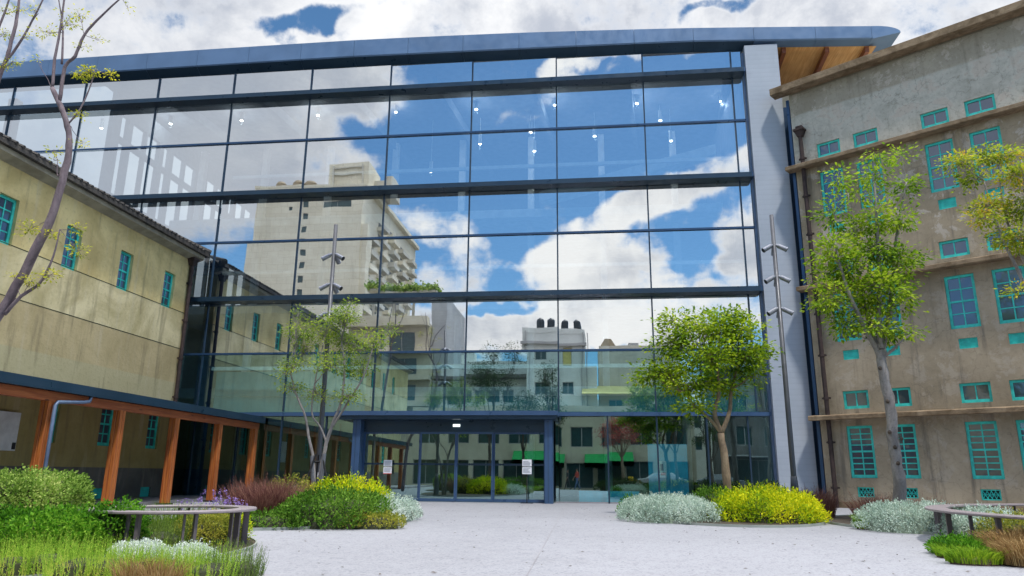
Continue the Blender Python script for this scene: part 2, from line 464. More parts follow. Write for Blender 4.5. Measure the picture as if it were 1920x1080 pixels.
# (x, y, mirrored?, radii in px-angle units, amplitude, tilt)
CFG_BLOBS = [
    (575, 50, 0, 95, 22, -.40, 4), (1345, 12, 0, 70, 12, -.22, 12), (60, 60, 0, 200, 120, -.08, 0),
    (470, 230, 1, 290, 190, .30, 0), (660, 150, 1, 120, 70, .22, 0), (790, 250, 1, 110, 150, -.18, 0),
    (1050, 240, 1, 330, 80, -.30, 0), (1330, 210, 1, 120, 90, -.20, 0),
    (1020, 165, 1, 150, 22, .30, 4), (1120, 108, 1, 120, 20, .26, 6), (1290, 105, 1, 120, 22, .18, 0),
    (1220, 375, 1, 190, 40, .36, 22), (980, 385, 1, 80, 14, .12, 5), (1000, 340, 1, 160, 50, -.15, 0),
    (1100, 500, 1, 140, 48, .42, 4), (1330, 480, 1, 60, 60, -.25, 0), (950, 420, 1, 70, 50, -.22, 0),
    (1420, 460, 1, 60, 90, .35, 0), (820, 430, 1, 90, 50, .22, 0), (850, 520, 1, 90, 40, .25, 0), (880, 470, 1, 60, 20, .1, 0), (960, 470, 1, 40, 40, -.2, 0),
    (940, 575, 1, 60, 12, -.30, -6), (1100, 610, 1, 460, 60, .38, 0), (120, 230, 1, 260, 190, .3, 0), (850, 330, 1, 120, 60, -.15, 0), (1300, 525, 1, 110, 25, .2, 8),
]
# ------------------------------------------------------------------ building kit
def wall_holes(mb, s0, s1, z0, z1, holes, depth=.16, y=0.0, mi=0):
    """front face of a wall in local x/z at y, with real openings and their reveals (outside is -y)"""
    xs = sorted({s0, s1} | {h[0] for h in holes} | {h[1] for h in holes})
    zs = sorted({z0, z1} | {h[2] for h in holes} | {h[3] for h in holes})
    idx = {}
    def V(x, z):
        if (x, z) not in idx:
            idx[(x, z)] = len(mb.v); mb.v.append((x, y, z))
        return idx[(x, z)]
    for i in range(len(xs) - 1):
        for j in range(len(zs) - 1):
            cx, cz = (xs[i] + xs[i + 1]) / 2, (zs[j] + zs[j + 1]) / 2
            if any(h[0] < cx < h[1] and h[2] < cz < h[3] for h in holes): continue
            mb.f.append((V(xs[i], zs[j]), V(xs[i + 1], zs[j]), V(xs[i + 1], zs[j + 1]), V(xs[i], zs[j + 1]))); mb.m.append(mi)
    for a, b, c, d in holes:
        e = y + depth
        mb.add([(a, y, c), (b, y, c), (b, y, d), (a, y, d), (a, e, c), (b, e, c), (b, e, d), (a, e, d)],
               [(0, 1, 5, 4), (1, 2, 6, 5), (2, 3, 7, 6), (3, 0, 4, 7)], mi)

def sash_window(parent, a, b, c, d, y, rows, cols=2, fw=.082, meeting=True, bar=.036, frame='teal', glass='winglass', name='window'):
    """timber window: frame and glazing bars, pane as a sub-part.  y = face of the frame"""
    m = MB()
    m.box(a, a + fw, y, y + .07, c, d); m.box(b - fw, b, y, y + .07, c, d)
    m.box(a + fw, b - fw, y, y + .07, d - fw, d); m.box(a + fw, b - fw, y - .012, y + .07, c, c + fw * 1.25)
    c2, d2, a2, b2 = c + fw * 1.25, d - fw, a + fw, b - fw
    halves = [(c2, d2)]
    if meeting:
        mid = (c2 + d2) / 2
        m.box(a2, b2, y + .008, y + .062, mid - .03, mid + .03)
        halves = [(c2, mid - .03), (mid + .03, d2)]
    for (z0, z1) in halves:
        for k in range(1, rows):
            z = z0 + (z1 - z0) * k / rows
            m.box(a2, b2, y + .022, y + .05, z - bar / 2, z + bar / 2)
        for k in range(1, cols):
            x = a2 + (b2 - a2) * k / cols
            m.box(x - bar / 2, x + bar / 2, y + .019, y + .053, z0, z1)
    w = m.build(name, M[frame], parent)
    MB().box(a2, b2, y + .036, y + .044, c2, d2).build('pane', M[glass], w)
    return w

# ------------------------------------------------------------------ right building (old concrete warehouse)
UX = np.array([.807, -.5905, 0.0])
RB = empty('concrete_building', (30.75, -.8, 0), math.atan2(UX[1], UX[0]))
tag(RB, 'weathered grey brown concrete building with teal windows and ledges at right', 'building')
SL, DEP = 15.4, 9.0
cols4 = [(.85, 1.68), (2.15, 2.98), (4.37, 5.21), (5.69, 6.55), (7.89, 8.73), (9.21, 10.05), (11.41, 12.25), (12.73, 13.57)]
tallz = [(.97, 2.68), (5.58, 7.31), (10.22, 11.98)]
tranz = [(3.25, 3.86), (7.92, 8.50), (12.56, 13.12)]
holes = []
for (a, b) in cols4:
    for z in tallz + tranz: holes.append((a, b) + z)
    cx = (a + b) / 2
    for (z0, z1) in [(.36, .68), (4.93, 5.26), (9.58, 9.93)]:
        holes.append((cx - .26, cx + .26, z0, z1))
m = MB()
wall_holes(m, 0, SL, -.3, 15.45, holes, .18)
m.add([(0, 0, -.3), (0, DEP, -.3), (0, DEP, 15.45), (0, 0, 15.45), (SL, 0, -.3), (SL, DEP, -.3), (SL, DEP, 15.45), (SL, 0, 15.45)],
      [(0, 3, 2, 1), (4, 5, 6, 7), (1, 2, 6, 5), (3, 7, 6, 2)])
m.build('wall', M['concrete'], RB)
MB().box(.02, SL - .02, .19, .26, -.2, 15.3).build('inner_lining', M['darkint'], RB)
def ledge(z0, z1, pr, s0, name='ledge'):
    mb = MB(); rr = random.Random(int(z0 * 100))
    n = 60; vs = []; L = SL + .05 - s0
    for i in range(n + 1):
        s = s0 + L * i / n
        j = lambda k: rr.uniform(-k, k)
        vs += [(s, .0, z0 + .02), (s, -pr + .02 + j(.004), z0 + j(.003)), (s, -pr + j(.004), z0 + .02 + j(.003)), (s, -pr + j(.005), z1 - .02 + j(.004)), (s, -pr + .03, z1 + j(.003)), (s, .0, z1 + .05)]
    fs = []
    for i in range(n):
        for k in range(5):
            A = i * 6 + k
            fs.append((A, A + 6, A + 7, A + 1))
        fs.append((i * 6 + 5, i * 6 + 11, i * 6 + 6, i * 6))
    fs += [tuple(range(6)), tuple(n * 6 + k for k in range(5, -1, -1))]
    mb.add(vs, fs)
    return mb.build(name, M['ledge'], RB)
ledge(2.88, 3.04, .44, -.24); ledge(7.52, 7.68, .44, -.24); ledge(12.22, 12.38, .44, -.24)
ledge(15.47, 15.76, .50, -.55, 'cornice')
MB().box(0, SL, .02, DEP, 15.48, 15.62).build('roof', M['cement_eave'], RB)
MB().box(.1, SL, -.035, -.002, -.2, .2).build('plinth', M['ledge'], RB)
for ci, (a, b) in enumerate(cols4):
    if a > 10.5: continue
    for k, (c, d) in enumerate(tallz):
        sash_window(RB, a + .004, b - .004, c + .004, d - .004, .055, 4 if k == 0 else 2)
    for (c, d) in tranz:
        sash_window(RB, a + .004, b - .004, c + .004, d - .004, .055, 1, meeting=False, fw=.075)
    cx = (a + b) / 2
    for k, (z0, z1) in enumerate([(.36, .68), (4.93, 5.26), (9.58, 9.93)]):
        mb = MB(); x0, x1, c, d = cx - .256, cx + .256, z0 + .004, z1 - .004
        mb.box(x0, x1, .03, .08, c, c + .035); mb.box(x0, x1, .03, .08, d - .035, d); mb.box(x0, x0 + .035, .03, .08, c + .035, d - .035); mb.box(x1 - .035, x1, .03, .08, c + .035, d - .035)
        if k == 0:   # pierced lattice
            for q in range(-1, 5):
                for sg in (-1, 1):
                    xa = x0 + .035 + q * .11; xb = xa + .13
                    za, zb = (c + .035, d - .035) if sg > 0 else (d - .035, c + .035)
                    pa, pb = max(xa, x0 + .03), min(xb, x1 - .03)
                    if pb <= pa + .02: continue
                    ta, tb = (pa - xa) / (xb - xa), (pb - xa) / (xb - xa)
                    mb.tube([(pa, .055 + .004 * sg, za + (zb - za) * ta), (pb, .055 + .004 * sg, za + (zb - za) * tb)], .011, 4)
            mb.box(x0 + .035, x1 - .035, .051, .059, (c + d) / 2 - .01, (c + d) / 2 + .01)
        else:
            mb.box(x0 + .035, x1 - .035, .055, .075, c + .035, d - .035)
            for q in range(1, 6):
                z = c + .035 + (d - c - .07) * q / 6
                mb.box(x0 + .035, x1 - .035, .046, .0545, z - .008, z + .008)
        mb.build('vent_grille', M['teal'], RB)
def rainpipe(parent, x, y, ztop, zbot, r, breaks, name='rainpipe', hopper=True):
    mb = MB()
    mb.tube([(x, y, zbot), (x, y, ztop)], r, 10)
    z = zbot + .6
    while z < ztop - .3:
        mb.tube([(x, y, z), (x, y, z + .09)], r * 1.28, 10)
        mb.box(x - r * 1.9, x + r * 1.9, y + r * .2, y + r * .9, z + .015, z + .075)
        z += 1.5
    o = mb.build(name, M['iron'], parent)
    if hopper:
        h = MB()
        h.add([(x - .10, y - .09, ztop), (x + .10, y - .09, ztop), (x + .10, y + .09, ztop), (x - .10, y + .09, ztop),
               (x - .17, y - .15, ztop + .22), (x + .17, y - .15, ztop + .22), (x + .17, y + .13, ztop + .22), (x - .17, y + .13, ztop + .22)],
              [(3, 2, 1, 0), (0, 1, 5, 4), (1, 2, 6, 5), (2, 3, 7, 6), (3, 0, 4, 7), (4, 5, 6, 7)])
        h.box(x - .20, x + .20, y - .18, y + .135, ztop + .222, ztop + .30)
        h.box(x - .12, x + .12, y - .10, y + .10, ztop + .302, ztop + .42)
        h.build('hopper', M['iron'], o)
    return o
rainpipe(RB, .34, -.16, 13.55, 0, .075, [])
for zz in (15.05,):   # conduit strip at the corner
    MB().box(-.14, -.03, .0, .06, 0, 15.3).build('corner_flashing', M['blue_frame'], RB)

# ------------------------------------------------------------------ left building (old stucco warehouse)
LB = empty('stucco_building', (6.87, 0, 0), R(90))       # local x = world +Y, outside (-y local) = world +X
tag(LB, 'yellow stucco building with teal sash windows and dark tiled roof at left', 'building')
LY0, LY1, LD = -33.0, -1.05, 13.0
up = [(-2.4 - 2.63 * k - .345, -2.4 - 2.63 * k + .345) for k in range(11)]
lo = [(-2.2 - 2.60 * k - .35, -2.2 - 2.60 * k + .35) for k in range(11)]
holes = [(a, b, 7.02, 8.38) for a, b in up] + [(a, b, 1.78, 3.18) for a, b in lo] + [(a + .05, b - .05, .10, .44) for a, b in lo]
m = MB()
wall_holes(m, LY0, LY1, -.3, 9.5, holes, .2)
m.add([(LY0, 0, -.3), (LY0, LD, -.3), (LY0, LD, 9.5), (LY0, 0, 9.5), (LY1, 0, -.3), (LY1, LD, -.3), (LY1, LD, 9.5), (LY1, 0, 9.5)],
      [(0, 3, 2, 1), (4, 5, 6, 7), (1, 2, 6, 5), (3, 7, 6, 2)])
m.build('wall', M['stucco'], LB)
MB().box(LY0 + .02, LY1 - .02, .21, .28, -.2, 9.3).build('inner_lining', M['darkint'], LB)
gm = MB()
for z in (5.64, 7.06): gm.box(LY0, LY1 + .002, -.004, .0, z - .012, z + .012)
gm.build('joint_groove', M['core'], LB)
for k, (a, b) in enumerate(up):
    sash_window(LB, a + .004, b - .004, 7.024, 8.376, .10, 2)
for k, (a, b) in enumerate(lo):
    sash_window(LB, a + .004, b - .004, 1.784, 3.176, .08, 2, fw=.085)
    mb = MB().box(a + .054, b - .054, .06, .10, .104, .436)
    for q in range(1, 5): mb.box(a + .054, b - .054, .045, .0595, .10 + q * .067, .115 + q * .067)
    mb.build('vent_grille', M['teal'], LB)
# eave, gutter moulding and hipped tiled roof
m = MB()
m.prism([(-.34, 9.36), (-.34, 9.52), (.06, 9.62), (.06, 9.22)], 'x', LY0 - .3, LY1 + .3)
m.prism([(LY1 + .34, 9.36), (LY1 + .34, 9.52), (LY1 - .05, 9.62), (LY1 - .05, 9.22)], 'y', .061, LD + .3)
m.build('eave', M['cement_eave'], LB)
def tiled_roof(parent, e):
    """hip roof with rows of half-round tiles on the two slopes that can be seen"""
    ex0, ex1, ey0, ey1 = LY0 - .45, LY1 + .45, -.48, LD + .48
    zb, pitch = 9.64, .43
    run = (ey1 - ey0) / 2; zr = zb + run * pitch; yr = (ey0 + ey1) / 2
    m = MB()
    v = [(ex0, ey0, zb), (ex1, ey0, zb), (ex1, ey1, zb), (ex0, ey1, zb), (ex0 + run, yr, zr), (ex1 - run, yr, zr)]
    m.add(v, [(0, 1, 5, 4), (1, 2, 5), (2, 3, 4, 5), (3, 0, 4)])
    vb = [(a, b, c - .14) for a, b, c in v[:4]]
    m.add(v[:4] + vb, [(1, 0, 4, 5), (2, 1, 5, 6), (3, 2, 6, 7), (0, 3, 7, 4), (4, 7, 6, 5)])
    n = int((ex1 - ex0) / .26)
    for i in range(n):
        x = ex0 + .13 + i * .26
        t = min(1.0, (x - ex0) / run, (ex1 - x) / run)
        if t < .05: continue
        jit = random.uniform(-.02, .02)
        m.tube([(x, ey0 - .03 + jit, zb + .02), (x + jit * .4, ey0 + run * t, zb + run * t * pitch + .02)], .055, 6)
    n = int((ey1 - ey0) / .26)
    for i in range(n):
        y = ey0 + .13 + i * .26
        t = min(1.0, (y - ey0) / run, (ey1 - y) / run)
        if t < .05: continue
        m.tube([(ex1 + .03, y, zb + .02), (ex1 - run * t, y, zb + run * t * pitch + .02)], .075, 6)
    for a, b in ((1, 5), (4, 5), (2, 5)):
        A, B = v[a], v[b]
        m.tube([(A[0], A[1], A[2] + .06), (B[0], B[1], B[2] + .06)], .13, 8)
    return m.build('roof', M['tiles'], parent)
tiled_roof(LB, 0)
rainpipe(LB, LY1 - .16, -.12, 9.0, .1, .075, [])

nb = empty('notice_board', at(8, 815, X=6.93), R(90))
tag(nb, 'white notice board on the stucco wall under the walkway roof', 'notice board')
MB().cbox(-1.2, .42, -.05, .0, -.42, .62, .01).build('board', M['white'], nb)
MB().cbox(.26, .38, -.075, -.051, -.38, -.2, .01).build('card_reader', M['black'], nb)

# ------------------------------------------------------------------ covered walkway
CW = empty('covered_walkway', (0, 0, 0))
tag(CW, 'covered walkway with orange timber posts and dark roof along the stucco building', 'walkway canopy')
WX0, WX1 = 6.93, 10.16
posts_y = [-.42 - 2.72 * k for k in range(9)]
m = MB()
m.prism([(WX1, 2.83), (WX1, 3.07), (WX0, 3.42), (WX0, 3.25)], 'y', -24.0, -.12)
m.build('roof', M['blue_dark'], CW)
MB().box(9.78, 9.97, -23.9, -.2, 2.60, 2.825).build('timber_beam', mk_wood('orange_timber_long_beam', (.30, .075, .022, 1), (.50, .16, .05, 1), 1), CW)
for y in posts_y:
    m = MB()
    m.cbox(9.765, 9.867, y - .115, y - .009, .0, 2.598, .008); m.cbox(9.885, 9.99, y - .115, y - .009, .0, 2.598, .008)
    m.cbox(9.765, 9.867, y + .009, y + .115, .0, 2.598, .008); m.cbox(9.885, 9.99, y + .009, y + .115, .0, 2.598, .008)
    m.box(9.79, 9.965, y - .09, y + .09, .0, 2.597)
    p = m.build('timber_post', M['timber'], CW)
    MB().box(9.70, 10.05, y - .17, y + .17, -.02, .05).build('post_shoe', M['black'], p)
    MB().prism([(6.95, 2.98), (6.95, 3.20), (9.77, 2.87), (9.77, 2.64)], 'y', y - .07, y + .07).build('rafter', M['timber_h'], CW)
for k in range(30):
    y = -.6 - k * .8
    if min(abs(y - q) for q in posts_y) > .12:
        MB().prism([(6.95, 3.13), (6.95, 3.24), (9.76, 2.87), (9.76, 2.80)], 'y', y - .03, y + .03).build('roof_joist', M['timber_h'], CW)
yp = posts_y[4]
m = MB(); m.tube([(10.09, yp - .02, .1), (10.09, yp - .02, 2.50), (10.09, yp + .04, 2.58), (10.09, yp + .9, 2.66), (10.09, yp + 1.15, 2.70), (10.09, yp + 1.2, 2.86)], .045, 8)
m.build('downpipe', M['pipe_blue'], CW, True)

# ------------------------------------------------------------------ glass building
GB = empty('glass_building', (0, 0, 0))
tag(GB, 'large modern hall with blue reflective glass facade and curved roof', 'building')
XL, XR = -7.2, 29.22
def lift(z): return .968 + (z - .968) * 1.0226
def ztop(x):
    return lift(np.interp(x, [-9, -3.6, 4.6, 12.4, 16, 20.7, 26.8, 30, 33, 35.2], [18.90, 18.93, 18.98, 19.00, 18.96, 18.86, 18.64, 18.47, 18.30, 18.17]).item())
def zmid(x):
    return lift(np.interp(x, [-9, 5, 12.4, 20.7, 26.8, 35.2], [18.08, 18.17, 18.20, 18.10, 18.02, 17.62]).item())
xs = list(np.linspace(-9, 34.6, 60))
# fascia panels
x = -9.0; W = 2.42
while x < 33.9:
    x1 = min(x + W, 34.3)
    m = MB()
    a, b = x + .006, x1 - .006
    bv = .23 if x < 28.6 else .05
    m.add([(a, -.40, zmid(a) + .05), (b, -.40, zmid(b) + .05), (b, -.40, ztop(b)), (a, -.40, ztop(a)), (a, -.36, zmid(a)), (b, -.36, zmid(b)), (b, .04, zmid(b) - bv), (a, .04, zmid(a) - bv),
           (a, -.3, ztop(a) + .03), (b, -.3, ztop(b) + .03), (b, .04, ztop(b) + .04), (a, .04, ztop(a) + .04)],
          [(0, 1, 2, 3), (4, 5, 1, 0), (3, 2, 9, 8), (8, 9, 10, 11), (0, 3, 8, 11, 7, 4), (1, 5, 6, 10, 9, 2)], 0)
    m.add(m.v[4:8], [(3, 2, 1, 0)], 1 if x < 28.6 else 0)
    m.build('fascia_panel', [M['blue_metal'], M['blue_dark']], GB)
    x = x1
m = MB()
# rounded right end of the roof edge
pr = []
for k in range(9):
    t = math.pi / 2 * k / 8
    pr.append((34.305 + 1.1 * math.sin(t), zmid(34.3) + .22 + (ztop(34.3) - zmid(34.3) - .22) * math.cos(t)))
pr += [(34.305, zmid(34.3))]
m.prism([(a, b) for a, b in pr][::-1], 'y', -.40, 16)
m.build('roof_end', M['blue_metal'], GB)
m = MB()
for i in range(len(xs) - 1):
    a, b = xs[i], xs[i + 1]
    yb = 18 if b > 1.3 else .6
    m.add([(a, .05, ztop(a)), (b, .05, ztop(b)), (b, yb, ztop(b) + .022 * yb), (a, yb, ztop(a) + .022 * yb)], [(0, 1, 2, 3)])
m.build('roof', M['blue_metal'], GB)
m = MB()
for i in range(len(xs) - 1):
    a, b = xs[i], xs[i + 1]
    if a > 28.9:
        m.add([(a, .045, zmid(a) - .055), (b, .045, zmid(b) - .055), (b, 18, zmid(b) + .2), (a, 18, zmid(a) + .2)], [(3, 2, 1, 0)], 0)
    else:
        yb = 18 if b > 1.3 else .6
        m.add([(a, .045, zmid(a) - .20), (b, .045, zmid(b) - .20), (b, yb, zmid(b) - .1), (a, yb, zmid(a) - .1)], [(3, 2, 1, 0)], 1)
m.build('soffit', [M['soffit'], M['greyint']], GB)
for xb in (30.9, 32.6, 34.15):
    MB().add([(xb, .06, zmid(xb) - .30), (xb + .16, .06, zmid(xb) - .30), (xb + 1.0, 17, zmid(xb) - .12), (xb + .84, 17, zmid(xb) - .12),
              (xb, .06, zmid(xb) - .04), (xb + .16, .06, zmid(xb) - .04), (xb + 1.0, 17, zmid(xb) + .32), (xb + .84, 17, zmid(xb) + .32)],
             [(0, 3, 2, 1), (4, 5, 6, 7), (0, 1, 5, 4), (1, 2, 6, 5), (2, 3, 7, 6), (3, 0, 4, 7)]).build('roof_beam', M['soffit_dark'], GB)
# end wall at the right, upper terrace with railing behind the old building's cornice
MB().box(29.32, 30.62, -.32, 6.0, -.2, 18.1).build('end_wall', M['panelwall'], GB)
MB().box(30.625, 31.25, .0, .3, -.1, 15.4).build('joint_wall', M['blue_frame'], GB)
MB().box(29.225, 29.315, -.10, .3, 0, 17.9).build('glass_edge', M['pipe_blue'], GB)
MB().box(30.63, 36, 1.6, 7, 15.63, 15.75).build('terrace_floor', M['cement_eave'], GB)
MB().box(30.7, 31.5, 1.3, 1.5, 15.64, 17.0).build('terrace_screen', plain('beige_screen', (.55, .47, .35, 1), .7), GB)
m = MB()
m.tube([(31.5, 1.4, 16.75), (35.5, 1.4, 16.75)], .03, 6)
for k in range(20): m.box(31.55 + k * .2, 31.58 + k * .2, 1.385, 1.415, 15.64, 16.74)
m.build('terrace_railing', M['white'], GB)
MB().box(30.63, 32.4, 3.2, 3.4, 15.7, 17.4).build('terrace_wall', M['tanint'], GB)

# curtain wall grid
colx = [XL] + [3.6 * k for k in range(-1, 9)] + [XR]
rowz = [3.27, 5.60, 7.90, 10.34, 12.52, 14.90, 17.08]
rr = random.Random(5)
def pane(x0, x1, z0, z1, mat='glass', y=0.0, tilt=.0030, name='glass_panel'):
    tx, tz = rr.uniform(-tilt, tilt), rr.uniform(-tilt, tilt)
    cx, cz = (x0 + x1) / 2, (z0 + z1) / 2
    def Y(x, z): return y + (x - cx) * tx + (z - cz) * tz
    v = []
    for dy in (0, .02):
        v += [(x0, Y(x0, z0) + dy, z0), (x1, Y(x1, z0) + dy, z0), (x1, Y(x1, z1) + dy, z1), (x0, Y(x0, z1) + dy, z1)]
    m = MB()
    m.add(v, [(0, 1, 2, 3)], 0)
    m.add(v, [(7, 6, 5, 4), (0, 4, 5, 1), (1, 5, 6, 2), (2, 6, 7, 3), (3, 7, 4, 0)], 1)
    return m.build(name, [M[mat], M['glass_clear']], GB)
for i in range(len(colx) - 1):
    a, b = colx[i] + .012, colx[i + 1] - .012
    for j in range(len(rowz)):
        z0 = rowz[j] + .012
        z1 = rowz[j + 1] - .012 if j + 1 < len(rowz) else min(zmid(a), zmid(b)) - .26
        pane(a, b, z0, z1, 'glass_mid' if j == 0 else 'glass')
# ground floor glazing: right of the entrance and behind the walkway
PX0, PX1 = 13.98, 21.42
gx = [21.46, 21.6, 23.4, 25.2, 27.0, 28.45, XR]
for a, b in zip(gx[:-1], gx[1:]): pane(a + .012, b - .012, .05, 3.1, 'glass_low')
hx = [XL, -3.6, 0, 1.8, 3.6, 5.4, 7.2, 9.0, 10.8, 12.6, PX0 - .06]
for a, b in zip(hx[:-1], hx[1:]): pane(a + .012, b - .012, .05, 3.1, 'glass_low')
# mullions and transoms (real sections standing 5 cm proud of the glass)
for x in colx[1:-1]:
    MB().box(x - .026, x + .026, -.055, -.001, 3.30, zmid(x) - .25).build('mullion', M['mullion'], GB)
for x in gx[2:-1] + hx[1:-1]:
    MB().box(x - .028, x + .028, -.05, .08, .0, 3.12).build('door_mullion', M['mullion'], GB)
for z in (5.60, 10.34, 14.90):
    MB().box(XL, XR + .05, -.075, -.056, z - .04, z + .04).build('transom', M['blue_frame'], GB)
for z in (7.78, 12.36, 16.93):
    m = MB()
    m.prism([(-.50, z - .09), (-.50, z + .10), (-.06, z + .15), (-.06, z - .12)], 'x', XL, XR - .02)
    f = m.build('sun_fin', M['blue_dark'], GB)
    MB().box(XR - .015, XR + .03, -.47, -.08, z - .08, z + .11).build('fin_cap', M['blue_frame'], f)
MB().box(XL, PX0 - .5, -.12, -.002, 3.12, 3.26).build('transom', M['blue_portal'], GB)
MB().box(PX1 + .1, XR + .05, -.12, -.002, 3.12, 3.26).build('transom', M['blue_portal'], GB)
MB().box(7.0, 7.45, .05, .5, .0, 9.6).build('steel_column', M['blue_frame'], GB)
MB().box(XL, PX0 - .06, -.02, .06, -.05, .05).build('threshold', M['blue_frame'], GB)
MB().box(21.46, XR, -.02, .06, -.05, .05).build('threshold', M['greystone'], GB)

# entrance portal with sliding doors
MB().box(13.35, 21.62, -1.25, -.13, 3.06, 3.22).build('entrance_canopy', M['blue_portal'], GB)
MB().box(13.40, 21.57, -1.20, -.13, 2.93, 3.055).build('canopy_soffit', M['blue_dark'], GB)
for x in (PX0, PX1 - .30):
    p = MB().cbox(x, x + .30, -.95, -.25, .0, 2.925, .015).build('portal_post', M['blue_portal'], GB)
    MB().box(x + .13, x + .145, -.954, -.9, .02, 2.9).build('post_groove', M['mullion'], p)
DY = -.42
MB().box(PX0 + .302, PX1 - .302, DY - .12, DY + .12, 2.50, 2.925).build('door_header', M['blue_dark'], GB)
ex = at(856, 803, Y=DY - .13)
es = MB().box(ex[0] - .13, ex[0] + .13, DY - .16, DY - .122, 2.69, 2.78).build('exit_light', M['exit'], GB)
d0, d3 = PX0 + .302, PX1 - .302
d1 = at(787, 880, Y=DY)[0]; d2 = at(925, 880, Y=DY)[0]
def door(a, b, y, name='sliding_door'):
    m = MB()
    m.box(a, a + .055, y - .03, y + .03, .02, 2.498); m.box(b - .055, b, y - .03, y + .03, .02, 2.498)
    m.box(a + .055, b - .055, y - .03, y + .03, .02, .12); m.box(a + .055, b - .055, y - .03, y + .03, 2.43, 2.498)
    d = m.build(name, M['blue_portal'], GB)
    mm = MB(); v = [(a + .055, y, .12), (b - .055, y, .12), (b - .055, y, 2.43), (a + .055, y, 2.43)]
    mm.add(v, [(0, 1, 2, 3)], 0); mm.add([(p[0], y + .014, p[2]) for p in v], [(3, 2, 1, 0)], 1)
    mm.build('door_glass', [M['glass_low'], M['glass_clear']], d)
    MB().box(a + .055, b - .055, y - .022, y + .022, 1.30, 1.37).build('door_rail', M['blue_dark'], d)
    return d
door(d0, d1, DY, 'side_light'); door(d1 + .003, (d1 + d2) / 2 - .003, DY - .07); door((d1 + d2) / 2 + .003, d2 - .003, DY - .07); door(d2, d3, DY, 'side_light')

# hall inside
MB().box(XL, XR, .1, 17, -.12, .0).build('hall_floor', M['intfloor'], GB)
MB().box(1.15, XR, 16, 16.3, 0, 18.2).build('back_wall', M['greyint'], GB)
MB().box(XR - .02, XR + .08, .35, 16, 0, 17.7).build('side_wall', M['greyint'], GB)
for z in (4.35, 8.95, 13.5):
    y0 = 1.0 if z < 5 else 5.5
    MB().box(1.36, XR - .1, y0, 15.9, z - .42, z).build('floor_slab', M['slab'], GB)
for z in (5.02, 9.02, 13.32):
    MB().box(7.6, XR - .5, .05, .17, z - .07, z + .07).build('handrail', M['white'], GB)
MB().box(7.6, 13.9, .5, .56, 3.95, 4.94).build('spandrel_panel', M['tealpanel'], GB)
MB().box(7.6, 13.9, .5, .56, 3.28, 3.93).build('spandrel_panel', M['tealpanel2'], GB)
MB().box(14.2, 29.0, .5, .56, 3.28, 3.93).build('spandrel_panel', M['tealpanel2'], GB)
for k in range(9):
    x = 1.9 + 3.6 * k
    MB().cbox(x - .16, x + .16, 6.9, 7.25, .0, 18.0, .03).build('hall_column', M['white'], GB)
for k in range(7):
    x = 3.5 + 4.2 * k
    MB().add([(x, .6, 17.55), (x + .2, .6, 17.55), (x + 1.7, 15.9, 17.75), (x + 1.5, 15.9, 17.75), (x, .6, 18.05), (x + .2, .6, 18.05), (x + 1.7, 15.9, 18.2), (x + 1.5, 15.9, 18.2)],
             [(0, 3, 2, 1), (4, 5, 6, 7), (0, 1, 5, 4), (1, 2, 6, 5), (2, 3, 7, 6), (3, 0, 4, 7)]).build('ceiling_beam', M['greyint'], GB)
# stair flight seen through the upper right glass
m = MB()
m.add([(20.5, 4.6, 13.5), (28.8, 4.6, 15.6), (28.8, 4.6, 16.1), (20.5, 4.6, 14.0), (20.5, 5.4, 13.5), (28.8, 5.4, 15.6), (28.8, 5.4, 16.1), (20.5, 5.4, 14.0)],
      [(0, 1, 2, 3), (7, 6, 5, 4), (0, 4, 5, 1), (3, 2, 6, 7), (1, 5, 6, 2), (0, 3, 7, 4)])
m.build('stair_flight', M['slab'], GB)
# glazed side wall on the left: bright openings to the sky
hw = MB()
lh = []
y = .9
while y < 14:
    for (a, b) in ((y, y + .5), (y + .85, y + 1.85), (y + 2.0, y + 3.0)):
        if b < 15.5:
            lh += [(a, b, 13.2, 15.75), (a, b, 16.0, 17.1), (a, b, 9.3, 12.9)]
    y += 3.4
def wall_x(mb, X, holes, y0, y1, z0, z1, th):
    ys = sorted({y0, y1} | {h[0] for h in holes} | {h[1] for h in holes}); zs = sorted({z0, z1} | {h[2] for h in holes} | {h[3] for h in holes})
    for i in range(len(ys) - 1):
        j = 0
        while j < len(zs) - 1:
            cy, cz = (ys[i] + ys[i + 1]) / 2, (zs[j] + zs[j + 1]) / 2
            if not any(h[0] < cy < h[1] and h[2] < cz < h[3] for h in holes):
                mb.box(X, X + th, ys[i], ys[i + 1], zs[j], zs[j + 1])
            j += 1
wall_x(hw, 1.15, lh, .3, 16, 0, 18.0, .2)
hw.build('inner_side_wall', M['greyint'], GB)
MB().box(-4.3, -3.9, .5, .9, 8, 18.0).build('hall_column', M['greyint'], GB)
# ground floor inside
MB().box(14.1, 15.1, 2.4, 2.6, 0, 2.6).build('inner_partition', M['darkint'], GB)
MB().box(15.1, 17.2, 3.0, 3.2, 0, 2.7).build('inner_partition', M['tanint'], GB)
MB().box(8.5, 13.9, 2.6, 2.8, 0, 3.1).build('inner_partition', M['tanint'], GB)
MB().box(24.9, 26.35, .9, 1.05, 0, 2.15).build('teal_partition', M['tealint'], GB)
MB().box(-2, 29, 9.6, 9.8, 0, 4.0).build('inner_partition', M['darkint'], GB)
MB().box(22.3, 24.5, .35, .8, 0, .42).build('planter_box', M['tealint'], GB)
for k in range(5):
    MB().box(8.9 + k * 1.1, 9.0 + k * 1.1, 2.54, 2.598, 0, 3.0).build('timber_stud', M['timber'], GB)

